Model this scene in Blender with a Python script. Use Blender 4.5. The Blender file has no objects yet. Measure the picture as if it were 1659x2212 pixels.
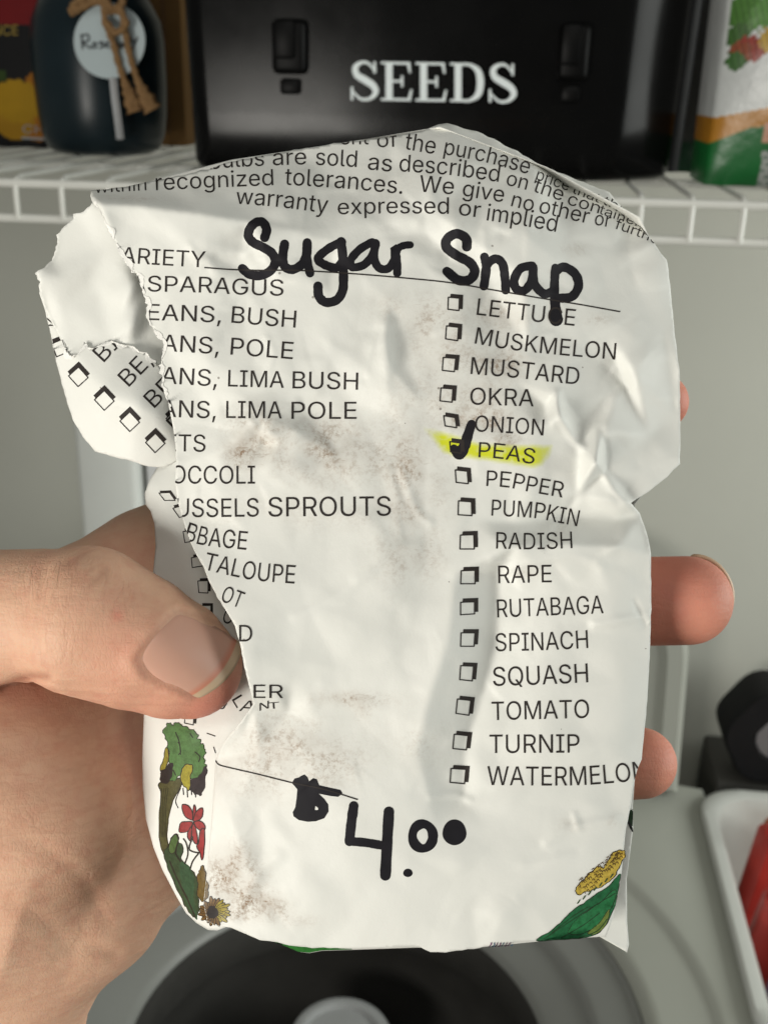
import bpy, bmesh, math, random
import numpy as np
from mathutils import Vector, Matrix
from mathutils.bvhtree import BVHTree
from mathutils.geometry import delaunay_2d_cdt, tessellate_polygon

random.seed(7)
RNG = np.random.default_rng(7)
SC = bpy.context.scene
COL = SC.collection

# ------------------------------------------------------------------ camera, world, lamps, exposure
W, H = 1659.0, 2212.0            # measuring units across the view
CX, CY, F = W / 2, H / 2, 2372.0
YAW, PITCH, ROLL = math.radians(6.0), math.radians(21.5), math.radians(1.2)
CAM = Vector((0, 0, 1.62))
ROT = Matrix.Rotation(YAW, 3, 'Z') @ Matrix.Rotation(math.pi / 2 - PITCH, 3, 'X') @ Matrix.Rotation(ROLL, 3, 'Z')
cd = bpy.data.cameras.new('camera')
cam = bpy.data.objects.new('camera', cd)
COL.objects.link(cam)
cam.matrix_world = Matrix.Translation(CAM) @ ROT.to_4x4()
cd.sensor_fit = 'VERTICAL'
cd.sensor_height = 36.0
cd.sensor_width = 27.0
cd.lens = F * 36.0 / H
cd.clip_start = 0.01
cd.clip_end = 50
cd.dof.use_dof = True
cd.dof.focus_distance = 0.139
cd.dof.aperture_fstop = 52.0
cd.dof.aperture_blades = 0
SC.camera = cam

wd = bpy.data.worlds.new('World')
SC.world = wd
wd.use_nodes = True
wd.node_tree.nodes['Background'].inputs[0].default_value = (0.96, 1.0, 0.95, 1)
wd.node_tree.nodes['Background'].inputs[1].default_value = 0.13


def lamp(name, loc, target, sx, sy, power, col):
    l = bpy.data.lights.new(name, 'AREA')
    l.shape = 'RECTANGLE'
    l.size, l.size_y, l.energy, l.color = sx, sy, power, col
    o = bpy.data.objects.new(name, l)
    COL.objects.link(o)
    o.location = loc
    o.rotation_euler = (Vector(target) - Vector(loc)).to_track_quat('-Z', 'Y').to_euler()
    return o


lamp('key_lamp', (-0.45, -0.43, 1.455), (0, 0.13, 1.56), 0.30, 0.30, 5.9, (1.0, 0.962, 0.885))
lamp('window_lamp', (1.45, 0.50, 1.68), (0.10, 0.62, 1.50), 1.2, 0.8, 20, (0.97, 1.0, 0.95))
lamp('wall_fill', (0.15, -0.55, 2.35), (0.0, 1.1, 1.45), 0.8, 0.5, 3.0, (1.0, 0.985, 0.93))  # added fill from behind the camera, lifts the wall and shelf

SC.view_settings.view_transform = 'Standard'
SC.view_settings.look = 'None'
SC.view_settings.exposure = 0.0
SC.view_settings.gamma = 1.0
SC.view_settings.use_curve_mapping = False


# ------------------------------------------------------------------ helpers
def ray(px, py):
    return ROT @ Vector(((px - CX) / F, -(py - CY) / F, -1.0))


def on_y(px, py, y):
    d = ray(px, py)
    return CAM + d * ((y - CAM.y) / d.y)


def on_z(px, py, z):
    d = ray(px, py)
    return CAM + d * ((z - CAM.z) / d.z)


def tag(o, label=None, cat=None, group=None, kind=None):
    if label: o['label'] = label
    if cat: o['category'] = cat
    if group: o['group'] = group
    if kind: o['kind'] = kind
    return o


def empty(name, mat4, label, cat, group=None):
    o = bpy.data.objects.new(name, None)
    COL.objects.link(o)
    o.matrix_world = mat4 if isinstance(mat4, Matrix) else Matrix.Translation(mat4)
    o.empty_display_size = 0.01
    return tag(o, label, cat, group)


def link(name, me, mat, parent=None, smooth=True):
    o = bpy.data.objects.new(name, me)
    COL.objects.link(o)
    if mat: me.materials.append(mat)
    if parent: o.parent = parent
    if smooth and len(me.polygons):
        me.polygons.foreach_set('use_smooth', [True] * len(me.polygons))
    return o


def mesh(name, verts, faces, mat, parent=None, smooth=True):
    me = bpy.data.meshes.new(name)
    me.from_pydata([tuple(map(float, v)) for v in verts], [], [tuple(map(int, f)) for f in faces])
    me.update()
    return link(name, me, mat, parent, smooth)


def from_bm(name, bm, mat, parent=None, smooth=False, origin=None):
    me = bpy.data.meshes.new(name)
    if origin is not None:
        bmesh.ops.translate(bm, verts=bm.verts, vec=-Vector(origin))
    bmesh.ops.recalc_face_normals(bm, faces=bm.faces)
    bm.to_mesh(me)
    bm.free()
    o = link(name, me, mat, parent, smooth)
    if smooth:
        me.set_sharp_from_angle(angle=math.radians(42))
    return o


def fattr(me, name, vals):
    a = me.attributes.new(name, 'FLOAT', 'POINT')
    a.data.foreach_set('value', np.asarray(vals, dtype=np.float32))


def cattr(me, name, vals):
    a = me.attributes.new(name, 'FLOAT_COLOR', 'POINT')
    v = np.ones((len(vals), 4), np.float32)
    v[:, :3] = vals
    a.data.foreach_set('color', v.ravel())


class NT:
    def __init__(s, name):
        s.m = bpy.data.materials.new(name)
        s.m.use_nodes = True
        s.t = s.m.node_tree
        s.b = s.t.nodes['Principled BSDF']

    def n(s, typ, **kw):
        x = s.t.nodes.new(typ)
        for k, v in kw.items():
            if k.startswith('i_'):
                x.inputs[k[2:].replace('_', ' ')].default_value = v
            else:
                setattr(x, k, v)
        return x

    def l(s, a, b):
        s.t.links.new(a, b)

    def mix(s, fac, a, b, mode='MIX'):
        x = s.t.nodes.new('ShaderNodeMix')
        x.data_type = 'RGBA'
        x.blend_type = mode
        for i, v in ((0, fac), (6, a), (7, b)):
            if hasattr(v, 'is_linked') or isinstance(v, bpy.types.NodeSocket):
                s.l(v, x.inputs[i])
            else:
                x.inputs[i].default_value = v if i == 0 else (*v, 1)
        return x.outputs[2]

    def math(s, op, a, b=0.0, clamp=False):
        x = s.t.nodes.new('ShaderNodeMath')
        x.operation = op
        x.use_clamp = clamp
        for i, v in ((0, a), (1, b)):
            if isinstance(v, bpy.types.NodeSocket):
                s.l(v, x.inputs[i])
            else:
                x.inputs[i].default_value = v
        return x.outputs[0]

    def noise(s, scale, detail=4, rough=0.55, vec=None, dist=0.0):
        x = s.n('ShaderNodeTexNoise')
        x.inputs['Scale'].default_value = scale
        x.inputs['Detail'].default_value = detail
        x.inputs['Roughness'].default_value = rough
        x.inputs['Distortion'].default_value = dist
        s.l(vec if vec else s.obj(), x.inputs['Vector'])
        return x.outputs['Fac']

    def obj(s):
        if not hasattr(s, '_tc'):
            s._tc = s.n('ShaderNodeTexCoord')
        return s._tc.outputs['Object']

    def attr(s, name):
        x = s.n('ShaderNodeAttribute')
        x.attribute_name = name
        return x

    def ramp(s, v, lo, hi):
        x = s.n('ShaderNodeMapRange')
        s.l(v, x.inputs[0])
        x.inputs[1].default_value = lo
        x.inputs[2].default_value = hi
        return x.outputs[0]

    def bump(s, h, strength, dist):
        x = s.n('ShaderNodeBump')
        x.inputs['Strength'].default_value = strength
        x.inputs['Distance'].default_value = dist
        s.l(h, x.inputs['Height'])
        s.l(x.outputs[0], s.b.inputs['Normal'])

    def set(s, **kw):
        for k, v in kw.items():
            i = s.b.inputs[k.replace('_', ' ')]
            if isinstance(v, bpy.types.NodeSocket):
                s.l(v, i)
            elif isinstance(v, (tuple, list)) and len(v) == 3 and i.type == 'RGBA':
                i.default_value = (*v, 1)
            else:
                i.default_value = v


def simple(name, col, rough=0.5, spec=0.5, var=0.12, scale=60.0, metal=0.0, bump=0.0, coat=0.0):
    k = NT(name)
    f = k.noise(scale, 5)
    dark = tuple(c * (1 - var) for c in col)
    lite = tuple(min(1, c * (1 + var)) for c in col)
    k.set(Base_Color=k.mix(f, dark, lite), Roughness=k.math('ADD', k.math('MULTIPLY', f, 0.15), rough - 0.07),
          Specular_IOR_Level=spec, Metallic=metal, Coat_Weight=coat)
    if bump:
        k.bump(k.noise(scale * 5, 4), 0.4, bump)
    return k.m


def vcol_mat(name, rough=0.45, spec=0.5, bump=0.0):
    k = NT(name)
    f = k.noise(90, 4)
    c = k.mix(k.ramp(f, 0.2, 0.9), (0.82, 0.82, 0.82), (1, 1, 1))
    k.set(Base_Color=k.mix(1.0, k.attr('tint').outputs['Color'], c, 'MULTIPLY'), Roughness=rough, Specular_IOR_Level=spec)
    if bump:
        k.bump(k.noise(25, 4), 0.5, bump)
    return k.m


# ------------------------------------------------------------------ materials
M_WALL = simple('wall_paint', (0.58, 0.58, 0.515), 0.7, 0.3, 0.04, 8, bump=0.0006)
M_FLOOR = simple('floor_vinyl', (0.3, 0.28, 0.25), 0.5)
M_WIRE = simple('white_coated_wire', (0.72, 0.72, 0.67), 0.35, 0.5, 0.06, 40)
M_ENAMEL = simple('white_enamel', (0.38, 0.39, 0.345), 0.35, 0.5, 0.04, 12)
M_WHITEPL = simple('white_plastic', (0.74, 0.76, 0.72), 0.4, 0.5, 0.05, 20)
M_TUBRING = simple('grey_tub_plastic', (0.23, 0.235, 0.22), 0.4, 0.4, 0.06, 12)
M_BASKET = simple('dark_basket', (0.065, 0.063, 0.058), 0.45, 0.4, 0.2, 30)
M_CAP = simple('agitator_cap', (0.42, 0.43, 0.42), 0.4)
M_BLACK = simple('black_gloss', (0.0035, 0.0035, 0.0035), 0.18, 0.13, 0.2, 30)
M_BLACK2 = simple('black_moulded_plastic', (0.003, 0.003, 0.003), 0.42, 0.10, 0.2, 30)
M_BLACKM = simple('black_matt', (0.006, 0.006, 0.007), 0.6, 0.3, 0.2, 40)
M_LETTER = simple('white_vinyl_letters', (0.80, 0.86, 0.86), 0.5, 0.3, 0.03)
M_JAR = simple('dark_jar_contents', (0.010, 0.019, 0.024), 0.3, 0.25, 0.25, 30)
M_TAG = simple('pale_tag_card', (0.50, 0.58, 0.60), 0.8, 0.2, 0.05)
M_PEN = simple('pen_ink', (0.04, 0.045, 0.05), 0.6, 0.3, 0.05)
M_TWINE = simple('jute_twine', (0.27, 0.16, 0.075), 0.9, 0.1, 0.45, 500, bump=0.0008)
M_GLINT = simple('pale_glint', (0.45, 0.46, 0.47), 0.6)  # pale colour of the reflection streak modelled on the jar
M_CARD = simple('brown_cardboard', (0.17, 0.095, 0.035), 0.85, 0.15, 0.18, 25)
M_PRINTW = simple('white_print', (0.35, 0.35, 0.34), 0.6)
M_PRINTY = simple('yellow_print', (0.35, 0.24, 0.03), 0.6)
M_POUCH = vcol_mat('printed_pouch', 0.33, 0.5, 0.004)
M_BOXPR = vcol_mat('printed_carton', 0.5, 0.15)
M_RED = simple('red_plastic', (0.42, 0.035, 0.025), 0.4, 0.5, 0.15)
M_ORANGE = simple('orange_plastic', (0.5, 0.12, 0.03), 0.4, 0.5, 0.15)
M_BLUE = simple('violet_plastic', (0.12, 0.08, 0.16), 0.4)
M_TUB = simple('milky_plastic', (0.52, 0.53, 0.50), 0.35, 0.5, 0.05)
M_GREYD = simple('grey_disc', (0.18, 0.17, 0.175), 0.6)
M_GAP_SHADE = simple('gap_shade_dark', (0.05, 0.048, 0.043), 0.6)  # dark colour that paints the shade in the gap by the washer
M_PRINT = simple('black_print_ink', (0.030, 0.025, 0.023), 0.6, 0.12, 0.2, 900)
M_MARKER = simple('black_marker_ink', (0.014, 0.013, 0.016), 0.6, 0.12, 0.45, 350)
M_DRAW = None
M_CORE = simple('paper_core', (0.84, 0.83, 0.79), 0.9, 0.1, 0.06, 1500, bump=0.0002)


def paper_material():
    k = NT('seed_envelope_paper')
    base = k.mix(k.noise(140, 5), (0.775, 0.775, 0.725), (0.83, 0.83, 0.785))
    d = k.attr('dirt').outputs['Fac']
    n1 = k.ramp(k.noise(1500, 6, 0.75), 0.46, 0.62)
    n1 = k.math('MULTIPLY', n1, k.ramp(k.noise(260, 5, 0.6), 0.38, 0.58))
    mp = k.n('ShaderNodeMapping')
    mp.inputs['Rotation'].default_value = (0, 0, -0.75)
    mp.inputs['Scale'].default_value = (260, 1900, 600)
    k.l(k.obj(), mp.inputs['Vector'])
    n2 = k.ramp(k.noise(1.0, 6, 0.65, mp.outputs[0]), 0.58, 0.72)
    n2 = k.math('MULTIPLY', n2, k.ramp(k.noise(190, 4, 0.6), 0.48, 0.60))
    nn = k.math('MAXIMUM', n1, n2)
    halo = k.math('MULTIPLY', k.math('MULTIPLY', d, k.ramp(k.noise(240, 5, 0.6), 0.25, 0.75)), 0.50)
    m = k.math('ADD', k.math('MULTIPLY', k.math('MULTIPLY', d, nn), 0.80), halo, True)
    c = k.mix(m, base, (0.245, 0.14, 0.065))
    # tiny dark specks everywhere
    vo = k.n('ShaderNodeTexVoronoi')
    vo.inputs['Scale'].default_value = 330
    k.l(k.obj(), vo.inputs['Vector'])
    sp = k.math('MULTIPLY', k.math('LESS_THAN', vo.outputs['Distance'], 0.055), k.math('GREATER_THAN', k.noise(90, 3), 0.56))
    c = k.mix(k.math('MULTIPLY', sp, 0.6), c, (0.10, 0.07, 0.05))
    hl = k.attr('marker_tint').outputs['Fac']
    hm = k.math('MULTIPLY', hl, k.ramp(k.noise(900, 4), 0.0, 0.5), True)
    c = k.mix(hm, c, (0.66, 0.70, 0.03))
    k.set(Base_Color=c, Roughness=0.5, Specular_IOR_Level=0.22)
    hh = k.math('ADD', k.math('MULTIPLY', k.noise(500, 6, 0.6), 0.6), k.math('MULTIPLY', k.noise(2200, 3), 0.25))
    k.bump(hh, 0.30, 0.00022)
    # thin paper lets some light through
    tr = k.n('ShaderNodeBsdfTranslucent')
    k.l(c, tr.inputs[0])
    ms = k.n('ShaderNodeMixShader')
    ms.inputs[0].default_value = 0.10
    out = k.t.nodes['Material Output']
    k.l(k.b.outputs[0], ms.inputs[1])
    k.l(tr.outputs[0], ms.inputs[2])
    k.l(ms.outputs[0], out.inputs[0])
    return k.m


def draw_material():
    k = NT('printed_colour_ink')
    f = k.noise(1500, 5, 0.7)
    c = k.mix(k.ramp(f, 0.34, 0.60), (0.60, 0.57, 0.53), (1, 1, 1))
    k.set(Base_Color=k.mix(1.0, k.attr('tint').outputs['Color'], c, 'MULTIPLY'), Roughness=0.45, Specular_IOR_Level=0.3)
    return k.m


def skin_material():
    k = NT('skin')
    a = k.noise(110, 5, 0.6)
    b = k.noise(420, 4, 0.6)
    c = k.mix(a, (0.61, 0.345, 0.225), (0.70, 0.455, 0.315))
    c = k.mix(k.math('MULTIPLY', k.ramp(b, 0.46, 0.75), 0.38), c, (0.56, 0.235, 0.165))
    c = k.mix(k.math('MULTIPLY', k.attr('blush').outputs['Fac'], 0.85), c, (0.61, 0.18, 0.128))
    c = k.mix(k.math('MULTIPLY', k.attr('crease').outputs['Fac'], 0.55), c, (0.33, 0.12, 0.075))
    k.set(Base_Color=c, Roughness=0.55, Specular_IOR_Level=0.28, Subsurface_Weight=0.22, Subsurface_Scale=0.0022,
          Subsurface_Radius=(1.0, 0.35, 0.2))
    vo = k.n('ShaderNodeTexVoronoi')
    vo.feature = 'DISTANCE_TO_EDGE'
    vo.inputs['Scale'].default_value = 1900
    mp = k.n('ShaderNodeMapping')
    mp.inputs['Scale'].default_value = (1.0, 0.55, 1.0)
    mp.inputs['Rotation'].default_value = (0, 0, 0.5)
    k.l(k.obj(), mp.inputs['Vector'])
    k.l(mp.outputs[0], vo.inputs['Vector'])
    mp2 = k.n('ShaderNodeMapping')
    mp2.inputs['Scale'].default_value = (120, 700, 300)
    mp2.inputs['Rotation'].default_value = (0, 0, 0.25)
    k.l(k.obj(), mp2.inputs['Vector'])
    w = k.noise(1.0, 5, 0.6, mp2.outputs[0])

    def folds(attr, sc, rot, wd):
        m = k.n('ShaderNodeMapping')
        m.inputs['Scale'].default_value = sc
        m.inputs['Rotation'].default_value = (0, 0, rot)
        k.l(k.obj(), m.inputs['Vector'])
        n = k.noise(1.0, 3, 0.5, m.outputs[0], 0.3)
        g = k.math('SUBTRACT', 1.0, k.math('DIVIDE', k.math('ABSOLUTE', k.math('SUBTRACT', n, 0.5)), wd), True)
        return k.math('MULTIPLY', g, k.attr(attr).outputs['Fac'])
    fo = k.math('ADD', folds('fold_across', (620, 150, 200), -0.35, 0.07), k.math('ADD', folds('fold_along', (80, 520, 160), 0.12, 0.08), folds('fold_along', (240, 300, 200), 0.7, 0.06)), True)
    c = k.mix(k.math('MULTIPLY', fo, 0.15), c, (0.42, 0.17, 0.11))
    k.l(c, k.b.inputs['Base Color'])
    hh = k.math('ADD', k.math('MULTIPLY', k.ramp(vo.outputs['Distance'], 0, 0.2), 0.10), k.math('MULTIPLY', w, 1.0))
    hh = k.math('SUBTRACT', hh, k.math('MULTIPLY', fo, 0.20))
    k.bump(hh, 0.6, 0.00030)
    return k.m


def nail_material():
    k = NT('fingernail')
    e = k.attr('edge').outputs['Fac']
    c = k.mix(k.noise(150, 3), (0.55, 0.30, 0.215), (0.60, 0.345, 0.26))
    c = k.mix(k.ramp(e, 0.80, 0.87), c, (0.58, 0.23, 0.15))
    c = k.mix(k.ramp(e, 0.885, 0.905), c, (0.56, 0.405, 0.265))
    k.set(Base_Color=c, Roughness=0.45, Specular_IOR_Level=0.35, Subsurface_Weight=0.1, Subsurface_Scale=0.0015)
    return k.m


M_PAPER = paper_material()
M_DRAW = draw_material()
M_SKIN = skin_material()
M_NAIL = nail_material()

# ================================================================== the setting
YW = 1.20                                    # back wall
ZF = 0.0
bm = bmesh.new()
bmesh.ops.create_grid(bm, x_segments=1, y_segments=1, size=2.5)
o = from_bm('floor', bm, M_FLOOR)
tag(o, kind='structure')
bm = bmesh.new()
for v in ((-2.5, YW, 0), (2.5, YW, 0), (2.5, YW, 2.6), (-2.5, YW, 2.6)):
    bm.verts.new(v)
for v in ((-2.5, YW + .1, 0), (2.5, YW + .1, 0), (2.5, YW + .1, 2.6), (-2.5, YW + .1, 2.6)):
    bm.verts.new(v)
bm.verts.ensure_lookup_table()
vs = bm.verts
for f in ((0, 1, 2, 3), (4, 7, 6, 5), (0, 4, 5, 1), (1, 5, 6, 2), (2, 6, 7, 3), (3, 7, 4, 0)):
    bm.faces.new([vs[i] for i in f])
o = from_bm('wall', bm, M_WALL)
tag(o, 'plain grey painted wall behind the wire shelf and washer', 'wall', kind='structure')


# ---- mesh bits
def add_box(bm, c, d, bev=0.0, seg=2, rot=None):
    r = bmesh.ops.create_cube(bm, size=1.0)
    vv = r['verts']
    bmesh.ops.scale(bm, vec=d, verts=vv)
    if bev:
        ee = list({e for v in vv for e in v.link_edges})
        g = bmesh.ops.bevel(bm, geom=ee, offset=bev, segments=seg, affect='EDGES', profile=0.5)
        vv = list({v for f in g['faces'] for v in f.verts} | {v for v in vv if v.is_valid})
    if rot is not None:
        bmesh.ops.rotate(bm, cent=(0, 0, 0), matrix=rot, verts=vv)
    bmesh.ops.translate(bm, vec=c, verts=vv)


def add_tube(bm, pts, rad, seg=8, cap=True):
    pts = [Vector(p) for p in pts]
    rads = rad if isinstance(rad, (list, tuple)) else [rad] * len(pts)
    rings = []
    up = None
    for i, p in enumerate(pts):
        t = (pts[min(i + 1, len(pts) - 1)] - pts[max(i - 1, 0)]).normalized()
        if up is None:
            up = t.orthogonal().normalized()
        up = (up - t * up.dot(t)).normalized()
        b = t.cross(up)
        rings.append([bm.verts.new(p + (up * math.cos(a) + b * math.sin(a)) * rads[i])
                      for a in (2 * math.pi * k / seg for k in range(seg))])
    for a, b in zip(rings, rings[1:]):
        for k in range(seg):
            bm.faces.new((a[k], a[(k + 1) % seg], b[(k + 1) % seg], b[k]))
    if cap:
        bm.faces.new(rings[0][::-1])
        bm.faces.new(rings[-1])


def add_lathe(bm, prof, c, seg=64):
    rings = []
    for r, z in prof:
        if r < 1e-6:
            rings.append([bm.verts.new((c[0], c[1], c[2] + z))])
        else:
            rings.append([bm.verts.new((c[0] + r * math.cos(2 * math.pi * k / seg), c[1] + r * math.sin(2 * math.pi * k / seg), c[2] + z)) for k in range(seg)])
    for a, b in zip(rings, rings[1:]):
        for k in range(seg):
            q = (k + 1) % seg
            if len(a) == 1 and len(b) == 1: continue
            if len(a) == 1: bm.faces.new((a[0], b[k], b[q]))
            elif len(b) == 1: bm.faces.new((a[k], a[q], b[0]))
            else: bm.faces.new((a[k], a[q], b[q], b[k]))


def catmull(pts, n=10, closed=False):
    p = [np.array(q, float) for q in pts]
    out = []
    N = len(p)
    for i in range(N if closed else N - 1):
        if closed:
            a, b, c, d = p[(i - 1) % N], p[i], p[(i + 1) % N], p[(i + 2) % N]
        else:
            a, b, c, d = p[max(i - 1, 0)], p[i], p[i + 1], p[min(i + 2, N - 1)]
        for k in range(n):
            t = k / n
            out.append(0.5 * ((2 * b) + (c - a) * t + (2 * a - 5 * b + 4 * c - d) * t * t + (3 * b - a - 3 * c + d) * t ** 3))
    if not closed:
        out.append(p[-1])
    return np.array(out)


# ================================================================== wire shelf
YS = 0.66
ZS = on_y(829, 420, YS).z
xl, xr = -0.62, 0.62
shelf = empty('wire_shelf', Vector((0, YS, ZS)), 'white coated wire shelf with a gridded front lip, holding the jar, black bin and bags', 'shelf')
step = 0.0285
drop = ZS - on_y(829, 498, YS).z
bm = bmesh.new()
k = 0
x = xl
off = on_y(1495, 440, YS).x % step
while x < xr:
    xx = x - (x % step) + off
    add_tube(bm, [(xx, YW - YS - .004, .0035), (xx, .006, .0035), (xx, .0005, .002), (xx, -.002, -.003), (xx, -.002, -drop)], 0.0017, 6)
    x += step
from_bm('deck_wires', bm, M_WIRE, shelf, True)
bm = bmesh.new()
for z, y, r in ((0.0, 0.0, .0027), (-drop, 0.0, .0027)):
    add_tube(bm, [(xl, y, z), (xr, y, z)], r, 8)
from_bm('front_rail', bm, M_WIRE, shelf, True)
bm = bmesh.new()
for y in (.14, .29, YW - YS - .006):
    add_tube(bm, [(xl, y, 0), (xr, y, 0)], .0026, 8)
from_bm('support_rod', bm, M_WIRE, shelf, True)
ZT = ZS + 0.0053                              # what stands on the shelf stands here


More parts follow.
